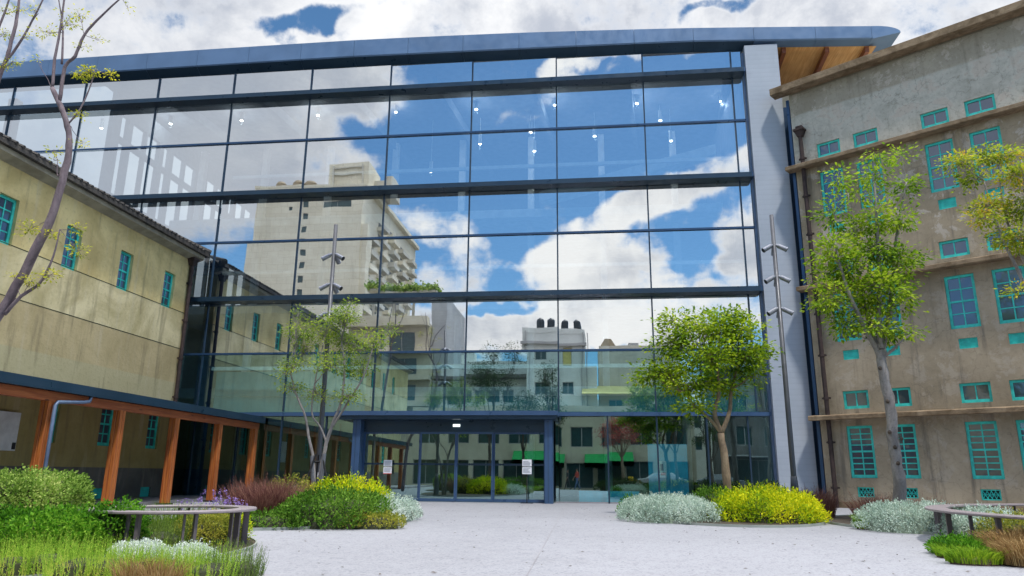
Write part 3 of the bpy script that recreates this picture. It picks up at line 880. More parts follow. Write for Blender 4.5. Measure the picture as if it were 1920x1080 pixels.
# pendant lamps in the hall
ORD = ['first', 'second', 'third', 'fourth', 'fifth', 'sixth', 'seventh', 'eighth', 'ninth', 'tenth', 'eleventh', 'twelfth', 'thirteenth', 'fourteenth', 'fifteenth', 'sixteenth']
lamps = [(190, 240), (320, 232), (453, 226), (596, 216), (742, 210), (893, 205), (1040, 197), (1194, 194), (1352, 190),
         (808, 322), (900, 270), (995, 248), (1002, 283), (1115, 255), (1238, 226), (1258, 264)]
for i, (px, py) in enumerate(lamps):
    Yl = 3.6 if i < 9 else 4.6
    p = at(px, py, Y=Yl)
    e = empty('pendant_lamp', p)
    which = (f'small lit pendant lamp behind the glass, {ORD[i]} from the left of the top row' if i < 9
             else f'lit pendant lamp behind the upper glass, {ORD[i - 9]} from the left of the lower scattered lamps')
    tag(e, which, 'lamp', 'pendant lamps inside the hall')
    m = MB(); m.lathe((0, 0, 0), [(.02, .55), (.085, .52), (.09, .02), (.08, .0)], 12)
    m.tube([(0, 0, .54), (0, 0, max(.8, 18.0 - p[2]))], .012, 5)
    m.build('housing', M['white'], e)
    MB().lathe((0, 0, -.035), [(.03, 0), (.07, .012), (.075, .034)], 12).build('bulb', M['lamp'], e)
    pl = bpy.data.lights.new('lamp_light', 'POINT'); pl.energy = 16; pl.color = (1, .96, .9); pl.shadow_soft_size = .08
    po = bpy.data.objects.new('lamp_light', pl); COL.objects.link(po); po.parent = e; po.location = (0, 0, -.16)
# ------------------------------------------------------------------ ground
def sheet(name, poly, z, mat, kind='structure', th=None):
    m = MB()
    m.add([(x, y, z) for x, y in poly], [tuple(range(len(poly)))])
    if th: m.add([(x, y, z - th) for x, y in poly], []); n = len(poly); m.f += [(i, n + i, n + (i + 1) % n, (i + 1) % n) for i in range(n)]; m.m += [0] * n
    o = m.build(name, mat)
    tag(o, kind=kind)
    return o
def ellipse(cx, cy, rx, ry, n=72, rot=0.0, wob=0.0, seed=0):
    r = random.Random(seed); ph = [r.uniform(0, 6.28) for _ in range(3)]
    out = []
    for k in range(n):
        t = 2 * math.pi * k / n
        s = 1 + wob * (math.sin(2 * t + ph[0]) * .5 + math.sin(3 * t + ph[1]) * .35)
        x, y = rx * s * math.cos(t), ry * s * math.sin(t)
        out.append((cx + x * math.cos(rot) - y * math.sin(rot), cy + x * math.sin(rot) + y * math.cos(rot)))
    return out
sheet('ground', [(-900, -900), (900, -900), (900, 900), (-900, 900)], -.16, M['asphalt'])
sheet('plaza_paving', [(-6, -36), (60, -36), (60, .1), (-6, .1)], 0.0, M['paving'], th=.15)
sheet('path', [(6.9, -34), (9.55, -34), (9.55, -.1), (6.9, -.1)], .10, M['greystone'], th=.10)
def bed(name, outline, z=.035):
    """planting bed: soil sheet with a thin steel edging standing a few mm proud of the paving"""
    o = sheet(name, outline, z, M['soil'])
    m = MB(); n = len(outline)
    cx = sum(p[0] for p in outline) / n; cy = sum(p[1] for p in outline) / n
    vs = []
    for (x, y) in outline:
        d = math.hypot(x - cx, y - cy); ux, uy = (x - cx) / d, (y - cy) / d
        vs += [(x - ux * .002, y - uy * .002, 0), (x + ux * .022, y + uy * .022, 0), (x + ux * .022, y + uy * .022, .05), (x - ux * .002, y - uy * .002, .05)]
    fs = []
    for i in range(n):
        j = (i + 1) % n
        for k in range(4):
            fs.append((i * 4 + k, j * 4 + k, j * 4 + (k + 1) % 4, i * 4 + (k + 1) % 4))
    m.add(vs, fs)
    e = m.build('kerb_edging', M['edging']); tag(e, kind='structure')
    return o
bed('planting_bed', ellipse(16.55, -11.0, 2.3, 4.3, wob=.05, seed=3, rot=-.05))
bed('planting_bed', ellipse(26.0, -8.6, 2.2, 3.3, wob=.03, seed=5))
bed('planting_bed', ellipse(30.6, -10.3, 2.6, 3.7, wob=.04, seed=6))
bed('planting_bed', ellipse(31.4, -16.5, 3.9, 2.7, wob=.04, seed=9, rot=.3))
bed('planting_bed', ellipse(15.6, -19.0, 2.95, 3.3, wob=.05, seed=8))
# darker stone apron round the near left bed and paving joints
sheet('path', ellipse(18.1, -21.5, 2.2, 1.9, rot=.0), .004, M['greystone'])
jm = MB()
for (a, b) in [((21.9, -.3), (22.3, -19.9)), ((8, -13.2), (34, -12.6))]:
    A, B = Vector((*a, .0)), Vector((*b, .0)); d = (B - A).normalized(); n_ = Vector((-d.y, d.x, 0)) * .006
    jm.add([A - n_ + Vector((0, 0, .004)), B - n_ + Vector((0, 0, .004)), B + n_ + Vector((0, 0, .004)), A + n_ + Vector((0, 0, .004))], [(0, 1, 2, 3)])
jo = jm.build('paving_joint', M['greystone']); tag(jo, kind='structure')

# scattered leaf litter on the paving
n = 520
P = np.zeros((n, 4, 3))
for i in range(n):
    while True:
        x, y = rng.uniform(17, 31), rng.uniform(-24, -3)
        if (x - 17) ** 2 / 5.3 + (y + 10.6) ** 2 / 21 > 1: break
    a = rng.uniform(0, 6.28); L = rng.uniform(.010, .030) * (1.5 if rng.uniform() < .12 else 1); w = L * .5
    c, s = math.cos(a), math.sin(a); z = .006
    P[i] = [(x - c * L, y - s * L, z), (x + s * w, y - c * w, z + rng.uniform(0, .012)), (x + c * L, y + s * L, z + .004), (x - s * w, y + c * w, z + rng.uniform(0, .01))]
lit = quads('leaf_litter', P, leafmat('leaf_dry', [(.04, .03, .02), (.10, .07, .045), (.16, .12, .08)], .1))
tag(lit, kind='stuff')

# ------------------------------------------------------------------ foliage kit
def unit(v): return v / np.maximum(np.linalg.norm(v, axis=-1, keepdims=True), 1e-9)
def leaf_quads(pos, axis, L, W, curl=.25, flat=.6):
    """diamond leaves: pos (n,3) stalk, axis (n,3) direction, L, W arrays"""
    n = len(pos)
    L = np.asarray(L).reshape(-1, 1) * np.ones((n, 1)); W = np.asarray(W).reshape(-1, 1) * np.ones((n, 1))
    axis = unit(axis)
    side = unit(np.cross(axis, unit(rng.normal(size=(n, 3)) * .6 + np.array([0, 0, flat]))))
    nor = np.cross(side, axis)
    mid = pos + axis * L * .5
    tip = pos + axis * L - nor * L * curl * rng.uniform(0, 1, (n, 1))
    return np.stack([pos, mid + side * W * .5, tip, mid - side * W * .5], 1)
def blade_quads(base, tip, w, segs=3, bend=.3):
    """grass blades from base to tip, bending over, tapered"""
    n = len(base); out = []
    d = tip - base; h = np.linalg.norm(d, axis=1, keepdims=True)
    sd = unit(np.cross(d, rng.normal(size=(n, 3)))) * np.asarray(w).reshape(-1, 1)
    lat = d.copy(); lat[:, 2] = 0
    def pt(t): return base + np.stack([d[:, 0] * t ** (1 + bend), d[:, 1] * t ** (1 + bend), d[:, 2] * (t * (1 + bend * .8) - bend * .8 * t * t)], 1)
    for k in range(segs):
        t0, t1 = k / segs, (k + 1) / segs
        w0, w1 = 1 - t0 * .75, 1 - t1 * .9
        a, b = pt(t0), pt(t1)
        out.append(np.stack([a - sd * w0, a + sd * w0, b + sd * w1, b - sd * w1], 1))
    return np.concatenate(out)
def mound_h(x, y, rx, ry, h, seed, p=2.4, bump=.22):
    """height of a shrub's surface over local x,y"""
    q = (abs(x / rx) ** p + abs(y / ry) ** p)
    if q >= 1: return 0
    f = mnoise.noise(Vector((x * 1.7 + seed * 7.3, y * 1.7, seed))) * bump + mnoise.noise(Vector((x * 4.5 + seed, y * 4.5, seed * 3))) * bump * .5
    return h * (1 - q) ** (1 / p) * (1 + f)
def mound_core(rx, ry, h, seed, mat, root, k=.86, p=2.4):
    m = MB(); nr, na = 7, 22
    vs = [(0, 0, mound_h(0, 0, rx, ry, h, seed, p) * k)]
    for i in range(1, nr + 1):
        for j in range(na):
            r = min(.985, i / nr) * .97; t = 2 * math.pi * j / na
            x, y = rx * r * math.cos(t), ry * r * math.sin(t)
            vs.append((x * .86, y * .86, max(0, mound_h(x, y, rx, ry, h, seed, p) * k) if i < nr else -.02))
    fs = [(0, 1 + j, 1 + (j + 1) % na) for j in range(na)]
    for i in range(nr - 1):
        for j in range(na):
            a = 1 + i * na + j; b = 1 + i * na + (j + 1) % na
            fs.append((a, a + na, b + na, b))
    m.add(vs, fs)
    return m.build('stems', mat, root)  # solid inner dome, its dark colour stands in for shade between the leaves
def shrub(label, cat, loc, rx, ry, h, mat, n, leaf=.05, wid=.5, group=None, core='core', rz=0.0, up=.5, spread=.10, p=2.4, name='shrub', clump=None, bump=.22):
    """leafy mound: sprigs of leaves over and inside an uneven dome"""
    root = empty(name, loc, rz); tag(root, label, cat, group)
    seed = (hash(label) % 97) if False else sum(ord(c) for c in label) % 97
    mound_core(rx, ry, h, seed, M[core], root, p=p)
    k = 7                                   # leaves per sprig
    ns = n // k
    a = rng.uniform(0, 2 * math.pi, ns); r = np.sqrt(rng.uniform(0, 1, ns))
    x, y = rx * r * np.cos(a), ry * r * np.sin(a)
    if p > 2.6:
        x, y = rng.uniform(-rx, rx, ns), rng.uniform(-ry, ry, ns)
    zt = np.array([mound_h(float(u), float(v), rx, ry, h, seed, p, bump) for u, v in zip(x, y)])
    keep = zt > .02; x, y, zt = x[keep], y[keep], zt[keep]; ns = len(x)
    dep = rng.uniform(0, 1, ns) ** 1.6
    z = zt * (1 - dep * .45) + rng.normal(0, spread * .35, ns)
    # the steep flanks, down to the ground
    n2 = int(ns * .8); a = rng.uniform(0, 2 * math.pi, n2); el = np.arcsin(rng.uniform(0, .92, n2) ** 1.25)
    pw = 2 / p
    ca, sa = np.cos(a), np.sin(a); ce, se = np.cos(el) ** pw, np.sin(el) ** pw
    sq = lambda t: np.sign(t) * np.abs(t) ** pw
    bf = np.array([1 + mnoise.noise(Vector((float(u) * 2.2 + seed * 7.3, float(v) * 2.2, float(t) * 2 + seed))) * .16 for u, v, t in zip(rx * ca, ry * sa, se)])
    x = np.concatenate([x * (1 - dep * .12), rx * ce * sq(ca) * bf]); y = np.concatenate([y * (1 - dep * .12), ry * ce * sq(sa) * bf])
    zt = np.concatenate([zt, h * se * bf]); z = np.concatenate([z, h * se * bf]); ns = len(x)
    c = np.stack([x, y, np.maximum(z, .02)], 1)
    nrm = unit(np.stack([x / rx ** 2, y / ry ** 2, np.maximum(zt, .05) / h ** 2 * .8], 1))
    ax = unit(nrm + np.array([0, 0, up]) + rng.normal(0, .35, (ns, 3)))
    t = np.tile(np.linspace(0, 1, k), ns)
    C = np.repeat(c, k, 0); A = np.repeat(ax, k, 0)
    pos = C + A * (t * spread * 1.3 - spread * .3).reshape(-1, 1) + rng.normal(0, leaf * .16, (ns * k, 3))
    dirs = A * (.35 + t.reshape(-1, 1)) + rng.normal(0, .62, (ns * k, 3))
    L = leaf * rng.uniform(.6, 1.25, ns * k)
    Q = leaf_quads(pos, dirs, L, L * wid)
    quads('foliage', Q, M[mat], root)
    return root
def tuft(label, cat, loc, rx, ry, h, mat, n, w=.006, lean=.45, group=None, core='core_red', plumes=None, name='grass_clump', rz=0.0, bend=.5):
    """clump of arching blades, optionally with seed plumes"""
    root = empty(name, loc, rz); tag(root, label, cat, group)
    a = rng.uniform(0, 6.283, n); r = np.sqrt(rng.uniform(0, 1, n)) * .75
    b = np.stack([rx * r * np.cos(a), ry * r * np.sin(a), np.zeros(n)], 1)
    hh = h * rng.uniform(.45, 1.0, n) * (1 - .35 * r ** 2)
    out = np.stack([np.cos(a) * lean * hh * (r * .9 + .25), np.sin(a) * lean * hh * (r * .9 + .25), hh], 1) + np.concatenate([rng.normal(0, .13, (n, 2)) * hh[:, None], np.zeros((n, 1))], 1)
    Q = blade_quads(b, b + out, w * rng.uniform(.6, 1.2, n), 3, bend)
    mound_core(rx * .8, ry * .8, h * .34, 3, M[core], root, .9)
    if plumes:
        mt, k = plumes
        i = rng.integers(0, n, k)
        tips = (b + out)[i] * np.array([1.02, 1.02, 1.12])
        m = 16
        t = np.tile(np.linspace(-.12, .04, m), k)
        d = unit(out[i]); pos = np.repeat(tips, m, 0) + np.repeat(d, m, 0) * t[:, None]
        Qp = leaf_quads(pos, np.repeat(d, m, 0) + rng.normal(0, .5, (k * m, 3)), .03, .006)
        Q = np.concatenate([Q, Qp])
    quads('blades', Q, M[mat], root)
    return root
def sprigs(label, cat, loc, rx, ry, h, mat, nst, leaf=.025, group=None, rz=0.0, name='shrub', flowers=None, per=26, stuff=False, hvar=.5):
    """upright stems closely set with needle leaves (rosemary, lavender)"""
    root = empty(name, loc, rz)
    tag(root, label, cat, group)
    a = rng.uniform(0, 6.283, nst); r = np.sqrt(rng.uniform(0, 1, nst))
    b = np.stack([rx * r * np.cos(a), ry * r * np.sin(a), np.zeros(nst)], 1)
    hh = h * rng.uniform(1 - hvar, 1.0, nst) * (1 - .3 * r ** 3)
    tip = b + np.stack([np.cos(a) * r * .18 * hh + rng.normal(0, .10, nst) * hh, np.sin(a) * r * .18 * hh + rng.normal(0, .10, nst) * hh, hh], 1)
    t = np.tile(np.linspace(.12, 1, per), nst)
    B, T = np.repeat(b, per, 0), np.repeat(tip, per, 0)
    pos = B + (T - B) * t[:, None]; ax = unit(T - B)
    ph = rng.uniform(0, 6.283, nst * per)
    d = ax * .9 + np.stack([np.cos(ph), np.sin(ph), np.zeros_like(ph)], 1) * (1.05 - .5 * t[:, None])
    L = leaf * rng.uniform(.7, 1.2, nst * per) * (1.15 - .55 * t)
    Q = np.concatenate([leaf_quads(pos, d, L, L * .24, .1), blade_quads(b, tip, np.full(nst, .003), 2, 0)])
    mound_core(rx * .95, ry * .95, h * .45, 5, M['core'], root, .9)
    mi = np.zeros(len(Q), int)
    if flowers:
        i = rng.integers(0, nst, flowers); k = 14
        tp = tip[i] + np.stack([rng.normal(0, .02, flowers), rng.normal(0, .02, flowers), rng.uniform(.04, .16, flowers)], 1)
        pos = np.repeat(tp, k, 0) + np.stack([rng.normal(0, .008, flowers * k), rng.normal(0, .008, flowers * k), rng.uniform(-.05, .03, flowers * k)], 1)
        fq = leaf_quads(pos, rng.normal(0, 1, (flowers * k, 3)), .022, .016)
        sq = blade_quads(tip[i] * np.array([1, 1, .6]), tp, np.full(flowers, .0025), 2, 0)
        Q = np.concatenate([Q, sq, fq]); mi = np.concatenate([mi, np.zeros(len(sq), int), np.ones(len(fq), int)])
    quads('foliage', Q, [M[mat], M['flower']], root, mi)
    return root

# ------------------------------------------------------------------ trees
def bez(p0, p1, sag, k=6, jit=0.0):
    p0, p1 = np.array(p0, float), np.array(p1, float)
    mid = (p0 + p1) / 2 + np.array(sag)
    out = []
    for i in range(k + 1):
        t = i / k
        q = (1 - t) ** 2 * p0 + 2 * t * (1 - t) * mid + t * t * p1
        if 0 < i < k: q = q + rng.normal(0, jit, 3)
        out.append(q)
    return out
def tree(label, loc, stems, limbs, clusters, bark, leaf, L=.08, wid=.5, group=None, twig=.006, perclump=30, name='tree', droop=.15, spread=.14):
    """stems: [(points, radii)]; limbs: [(points, r0)]; clusters: [(centre, (rx,ry,rz), leaves, start point, start radius)] in world space"""
    root = empty(name, loc); tag(root, label, 'tree', group)
    o = np.array(loc, float)
    m = MB()
    for pts, rad in stems:
        # resample smoothly and roughen
        P = [np.array(p, float) - o for p in pts]; Q, Rr = [], []
        for i in range(len(P) - 1):
            for k in range(4):
                t = k / 4
                a = P[max(i - 1, 0)]; b = P[i]; c = P[i + 1]; d = P[min(i + 2, len(P) - 1)]
                q = .5 * ((2 * b) + (c - a) * t + (2 * a - 5 * b + 4 * c - d) * t * t + (3 * b - a - 3 * c + d) * t ** 3)
                r = rad[i] + (rad[i + 1] - rad[i]) * t
                Q.append(q + rng.normal(0, r * .10, 3)); Rr.append(r * rng.uniform(.93, 1.09))
        Q.append(P[-1]); Rr.append(rad[-1])
        m.tube(Q, Rr, 9)
    leaves = []
    for c, rad, nl, sp, sr in clusters:
        c = np.array(c, float) - o; sp = np.array(sp, float) - o; rad = np.array(rad, float)
        if sr > 0:
            dist = np.linalg.norm(c - sp)
            path = bez(sp, c, (0, 0, -.06 * dist), 7, dist * .012)
            m.tube(path, list(np.linspace(sr, max(twig, sr * .25), len(path))), 6)
        ntw = max(3, int(nl / perclump))
        u = unit(rng.normal(size=(ntw, 3))) * (rng.uniform(0, 1, (ntw, 1)) ** .45) * rad
        tw = c + u
        step = max(1, ntw // 26)
        for q in tw[::step]:
            s = c + (q - c) * rng.uniform(0, .25) - np.array([0, 0, rad[2] * .25])
            if sr > 0: s = path[rng.integers(len(path) // 2, len(path))]
            m.tube(bez(s, q, rng.normal(0, .05, 3) * rad.mean(), 3), [twig, twig * .8, twig * .6, twig * .35], 4, cap=False)
        base = np.repeat(tw, perclump, 0)
        ax = unit(np.repeat(unit(u) + np.array([0, 0, .25]), perclump, 0) + rng.normal(0, .5, (ntw * perclump, 3)))
        off = rng.normal(0, spread, (ntw * perclump, 3)) * np.array([1, 1, .42])
        dirs = ax * .5 + off / spread * .5 + np.array([0, 0, -droop])
        ll = L * rng.uniform(.55, 1.2, ntw * perclump)
        leaves.append(leaf_quads(base + off, dirs, ll, ll * wid, flat=1.2))
    m.build('trunk', M[bark], root, True)
    quads('crown', np.concatenate(leaves), M[leaf], root)
    return root
def pts_px(Y, *pp): return [at(x, y, Y=Y + (p[0] if p else 0)) for x, y, *p in pp]

# tree in the right bed: dense round crown, leaning pale trunk
Y2 = -8.2
b = at(1367, 930, Y=Y2); b[2] = 0
fork = at(1352, 812, Y=Y2); st = [b, at(1362, 890, Y=Y2), fork]
L1 = pts_px(Y2, (1352, 812), (1340, 775), (1348, 735), (1345, 690)); L2 = pts_px(Y2, (1352, 812), (1367, 775), (1372, 730, .3), (1385, 680, .5))
L3 = pts_px(Y2, (1354, 815), (1335, 790), (1305, 762), (1280, 735, -.4))
cl = []
for (px, py, dy, rx, ry, rz, nl, src) in [(1320, 612, 0, .95, .85, .42, 1500, L1[3]), (1260, 640, .3, .75, .8, .45, 1200, L1[3]), (1385, 620, .2, .85, .8, .42, 1300, L2[3]), (1330, 665, -.5, .95, .7, .5, 1500, L1[3]),
      (1250, 695, .2, .75, .8, .42, 1200, L3[3]), (1218, 700, .3, .45, .5, .30, 420, L3[3]), (1400, 668, .1, .7, .8, .42, 1000, L2[3]), (1290, 718, -.3, .8, .7, .36, 1000, L3[3]), (1352, 722, .3, .6, .6, .30, 620, L1[2]),
      (1300, 765, -.4, .42, .4, .2, 420, L3[2]), (1415, 700, .2, .35, .4, .22, 260, L2[2]), (1270, 600, .1, .5, .5, .25, 420, L1[3]), (1425, 650, .3, .35, .4, .3, 260, L2[3]), (1350, 588, .2, .6, .6, .22, 420, L1[3])]:
    cl.append((at(px, py, Y=Y2 + dy), (rx * .84, ry * .84, rz * .88), int(nl * 1.0), src, .03))
tree('round crowned tree with dense bright green leaves in the middle of the right bed', b, [(st, [.115, .10, .085]), (L1, [.07, .055, .045, .03]), (L2, [.065, .055, .04, .03]), (L3, [.05, .04, .03, .02])], [], cl, 'bark_brown', 'lf_tree2', .12, .52, perclump=34, spread=.17)

# multi-stem young tree in the left bed, staked
Y1 = -8.6
b = at(597, 925, Y=Y1); b[2] = 0
A = pts_px(Y1, (592, 912), (588, 868), (578, 815), (572, 780), (556, 740), (545, 700)); B2 = pts_px(Y1, (600, 912), (603, 868), (622, 800), (640, 752), (646, 690), (640, 640))
C2 = pts_px(Y1, (620, 805), (655, 750), (682, 705), (700, 650)); D2 = pts_px(Y1, (603, 868), (612, 835), (600, 800), (585, 775), (590, 720), (605, 650))
A[0][2] = 0; B2[0][2] = 0
cl = []
for (px, py, dy, rx, ry, rz, nl, src) in [(560, 620, 0, .45, .5, .38, 330, A[5]), (548, 680, -.2, .32, .4, .30, 210, A[5]), (545, 725, .1, .34, .35, .14, 130, A[4]), (610, 620, .2, .5, .5, .38, 460, D2[5]), (650, 590, -.2, .42, .4, .28, 330, B2[5]),
      (650, 640, .3, .5, .5, .40, 520, B2[5]), (700, 640, 0, .45, .5, .34, 400, C2[3]), (680, 690, .2, .45, .4, .30, 360, C2[2]), (620, 680, -.3, .5, .5, .34, 420, D2[4]), (735, 620, .2, .26, .3, .12, 90, C2[3]), (592, 740, .2, .4, .4, .24, 200, D2[4]),
      (655, 740, -.2, .38, .4, .22, 180, B2[3]), (530, 700, .1, .16, .2, .10, 60, A[5]), (655, 565, .1, .14, .2, .22, 60, B2[5]), (640, 600, .4, .5, .5, .3, 300, B2[5]), (575, 650, .4, .45, .4, .3, 260, A[5]), (560, 585, 0, .14, .2, .2, 50, A[5])]:
    cl.append((at(px, py, Y=Y1 + dy), (rx, ry, rz), int(nl * 1.9), src, .018))
T1 = tree('young multi stemmed tree with sparse leaves, staked and wrapped, in the left bed', b, [(A, [.05, .045, .035, .03, .025, .018]), (B2, [.055, .05, .045, .036, .028, .018]), (C2, [.034, .03, .024, .015]), (D2, [.03, .028, .024, .022, .018, .012])], [], cl, 'bark_pale', 'lf_tree1', .075, .5, perclump=13, spread=.11)
o = b
for (x0, x1, dy) in ((556, 592, -.35), (588, 598, .4), (628, 604, -.2)):
    p0 = at(x0, 922, Y=Y1 + dy); p0[2] = 0; p1 = at(x1, 852, Y=Y1 + dy * .1)
    MB().tube([p0 - o, p1 - o], .022, 7).build('stake', M['black'], T1)
for P_ in (A, B2):
    q0, q1 = P_[0] + (P_[1] - P_[0]) * .45, P_[1] + (P_[2] - P_[1]) * .25
    MB().tube([q0 - o, (q0 + q1) / 2 - o, q1 - o], [.066, .062, .058], 10).build('trunk_wrap', M['lampmetal'], T1)
q = A[1] - o
MB().tube([q + np.array([-.09, 0, .02]), q + np.array([.28, 0, .04])], .03, 6).build('tie', M['black'], T1)

# tall vase-shaped tree before the right building
Y3 = -10.0
b = at(1690, 965, Y=Y3); b[2] = 0
st = pts_px(Y3, (1690, 965), (1684, 890), (1676, 830), (1668, 760), (1656, 700), (1652, 655)); st[0][2] = 0
l1 = pts_px(Y3, (1654, 675), (1635, 640), (1605, 580, -.2), (1575, 500, -.3), (1560, 420)); l2 = pts_px(Y3, (1652, 655), (1648, 600), (1650, 520), (1645, 440), (1640, 340))
l3 = pts_px(Y3, (1652, 660), (1664, 610, .2), (1672, 540, .4), (1680, 450, .3), (1700, 340, .2)); l4 = pts_px(Y3, (1654, 672), (1675, 655, -.2), (1690, 640, -.3), (1710, 625, -.3))
l5 = pts_px(Y3, (1645, 650), (1628, 600, .4), (1612, 540, .5), (1600, 440, .6), (1590, 360, .5))
cl = []
for (px, py, dy, rx, ry, rz, nl, src, sr) in [(1560, 560, -.2, .42, .5, .42, 560, l1[2], .02), (1590, 500, 0, .5, .5, .42, 700, l1[3], .02), (1555, 470, -.2, .38, .4, .40, 420, l1[3], .02), (1565, 400, 0, .28, .4, .40, 260, l1[4], .015), (1570, 330, 0, .20, .3, .30, 140, l1[4], .012),
      (1620, 580, .3, .55, .5, .42, 760, l5[2], .02), (1650, 540, -.3, .55, .5, .45, 760, l2[2], .02), (1680, 560, .2, .36, .5, .40, 420, l3[1], .02), (1690, 490, .2, .40, .5, .45, 520, l3[2], .02), (1640, 470, .1, .5, .5, .42, 640, l2[3], .02),
      (1605, 430, .4, .36, .4, .42, 360, l5[3], .015), (1690, 410, .2, .34, .4, .42, 360, l3[3], .015), (1645, 400, 0, .36, .4, .40, 360, l2[3], .015), (1700, 350, .2, .26, .4, .36, 220, l3[4], .012), (1650, 330, 0, .30, .4, .36, 220, l2[4], .012),
      (1605, 360, .5, .22, .3, .30, 120, l5[4], .012), (1690, 295, .2, .20, .3, .22, 110, l3[4], .01), (1640, 290, 0, .16, .2, .20, 70, l2[4], .01), (1585, 610, 0, .40, .4, .26, 330, l1[1], .015), (1700, 625, -.3, .22, .2, .14, 110, l4[2], .012), (1660, 620, .2, .36, .3, .26, 260, l3[1], .015), (1640, 610, -.3, .3, .3, .3, 220, l2[1], .012), (1545, 520, 0, .24, .3, .24, 160, l1[3], .01)]:
    cl.append((at(px, py, Y=Y3 + dy), (rx * .95, ry * .9, rz), int(nl * 1.4), src, sr))
T3 = tree('tall vase shaped tree with yellow green leaves and thick pale trunk before the concrete building', b,
     [(st, [.15, .128, .122, .11, .105, .105]), (l1, [.07, .06, .045, .03, .018]), (l2, [.075, .06, .05, .036, .02]), (l3, [.07, .058, .045, .03, .018]), (l4, [.035, .03, .02, .012]), (l5, [.05, .045, .035, .025, .015])], [], cl, 'bark_pale', 'lf_tree3', .118, .5, perclump=36, spread=.165)
for (px, py, dx) in ((1664, 752, .03), (1690, 822, -.02), (1650, 690, .1), (1678, 838, .0), (1668, 810, .06), (1684, 868, -.03)):
    q = at(px, py, Y=Y3 - .12) - b
    MB().lathe((q[0], q[1], q[2] - .03), [(.012, -.02), (.04, 0), (.045, .03), (.03, .06), (.01, .07)], 8).build('knot', M['bark_dark'], T3)

# tree leaning in from the right edge
Y4 = -12.4
b = at(2010, 1000, Y=Y4); b[2] = 0
st = [b] + pts_px(Y4, (2005, 860), (1985, 700), (1950, 600))
l1 = pts_px(Y4, (1950, 600), (1915, 520), (1885, 460), (1862, 400), (1845, 340)); l2 = pts_px(Y4, (1950, 600), (1930, 510, .3), (1900, 450, .4), (1880, 380, .4), (1872, 310, .3)); l3 = pts_px(Y4, (1950, 600), (1935, 480, -.3), (1925, 380, -.3), (1915, 300, -.3))
cl = []
for (px, py, dy, rx, ry, rz, nl, src) in [(1800, 305, 0, .28, .3, .20, 240, l1[4]), (1840, 290, .2, .26, .3, .20, 220, l2[4]), (1880, 290, .2, .30, .3, .22, 260, l2[4]), (1905, 330, -.2, .3, .3, .25, 300, l3[3]), (1830, 335, .1, .24, .3, .16, 170, l1[4]),
      (1850, 385, 0, .32, .3, .18, 260, l1[3]), (1840, 410, -.2, .26, .3, .14, 180, l1[3]), (1895, 400, .3, .34, .3, .24, 330, l2[3]), (1880, 445, .2, .26, .3, .18, 200, l2[2]), (1912, 450, -.2, .28, .3, .24, 260, l3[2]), (1910, 545, -.2, .14, .2, .08, 70, l1[1]), (1925, 370, 0, .4, .4, .4, 400, l3[2]), (1950, 450, 0, .5, .5, .4, 420, l3[1])]:
    cl.append((at(px, py, Y=Y4 + dy), (rx, ry, rz), int(nl * 2.0), src, .012))
tree('olive and orange tinted tree leaning in from the right edge, before the concrete building', b, [(st, [.12, .11, .10, .08]), (l1, [.045, .035, .028, .02, .012]), (l2, [.04, .032, .026, .018, .01]), (l3, [.04, .03, .02, .012])], [], cl, 'bark_pale', 'lf_tree4', .085, .5, perclump=26, spread=.11)

# thin trees in the left foreground
Y0 = -16.0
b = at(-120, 820, Y=Y0); b[2] = 0
st = [b] + pts_px(Y0, (-70, 690), (0, 588), (55, 490), (95, 410), (122, 320), (130, 260), (120, 215), (98, 165))
k1 = pts_px(Y0, (98, 165), (103, 110), (112, 60), (120, 0), (125, -60)); k2 = pts_px(Y0, (112, 190), (122, 125), (140, 105), (158, 65), (190, 30), (228, -5))
k3 = pts_px(Y0, (128, 232), (150, 205), (168, 165), (178, 130)); k4 = pts_px(Y0, (8, 590), (40, 555), (75, 530), (100, 480), (112, 430)); k5 = pts_px(Y0, (122, 310), (108, 330), (108, 300))
k6 = pts_px(Y0, (116, 120), (118, 60), (112, 10), (100, -50))
cl = []
for (px, py, dy, rx, rz, nl, src) in [(165, 135, 0, .13, .08, 130, k3[3]), (150, 140, .1, .12, .05, 80, k3[3]), (208, 140, -.1, .06, .06, 50, k3[3]), (148, 215, 0, .08, .06, 40, k3[1]), (85, 60, .1, .16, .14, 60, k6[1]), (125, 40, -.1, .16, .16, 70, k1[2]), (150, 25, .1, .14, .10, 40, k2[3]), (240, 15, 0, .06, .05, 14, k2[5]), (185, 75, 0, .08, .08, 20, k2[3]), (150, 85, 0, .1, .06, 22, k2[2]),
      (70, 108, 0, .05, .04, 14, k1[0]), (55, 430, 0, .14, .10, 90, st[4]), (150, 470, .1, .12, .12, 90, k4[4]), (145, 430, .1, .08, .08, 40, k4[4]), (95, 515, 0, .14, .08, 80, k4[2]), (60, 525, -.1, .12, .07, 60, k4[1]), (25, 515, 0, .05, .04, 20, k4[1]), (95, 440, 0, .12, .06, 50, st[4]), (100, 280, 0, .10, .05, 26, k5[2]), (155, 270, .1, .12, .04, 30, k3[0]), (100, 300, 0, .06, .06, 16, k5[2])]:
    cl.append((at(px, py, Y=Y0 + dy), (rx * 1.25, rx * 1.25, rz * 1.25), int(nl * 1.5), src, .007))
tree('thin leaning tree with violet grey bark and few lime leaves in the left foreground', b, [(st, [.10, .095, .085, .078, .07, .062, .055, .05, .042]), (k1, [.03, .026, .022, .018, .012]), (k2, [.036, .032, .03, .026, .02, .012]), (k3, [.018, .015, .012, .008]), (k4, [.035, .03, .024, .018, .01]), (k5, [.012, .01, .006]), (k6, [.022, .018, .012, .008])], [], cl, 'bark_violet', 'lf_tree0', .06, .46, perclump=6, twig=.003, spread=.05, name='tree')
Y5 = -15.2
b = at(-190, 800, Y=Y5); b[2] = 0
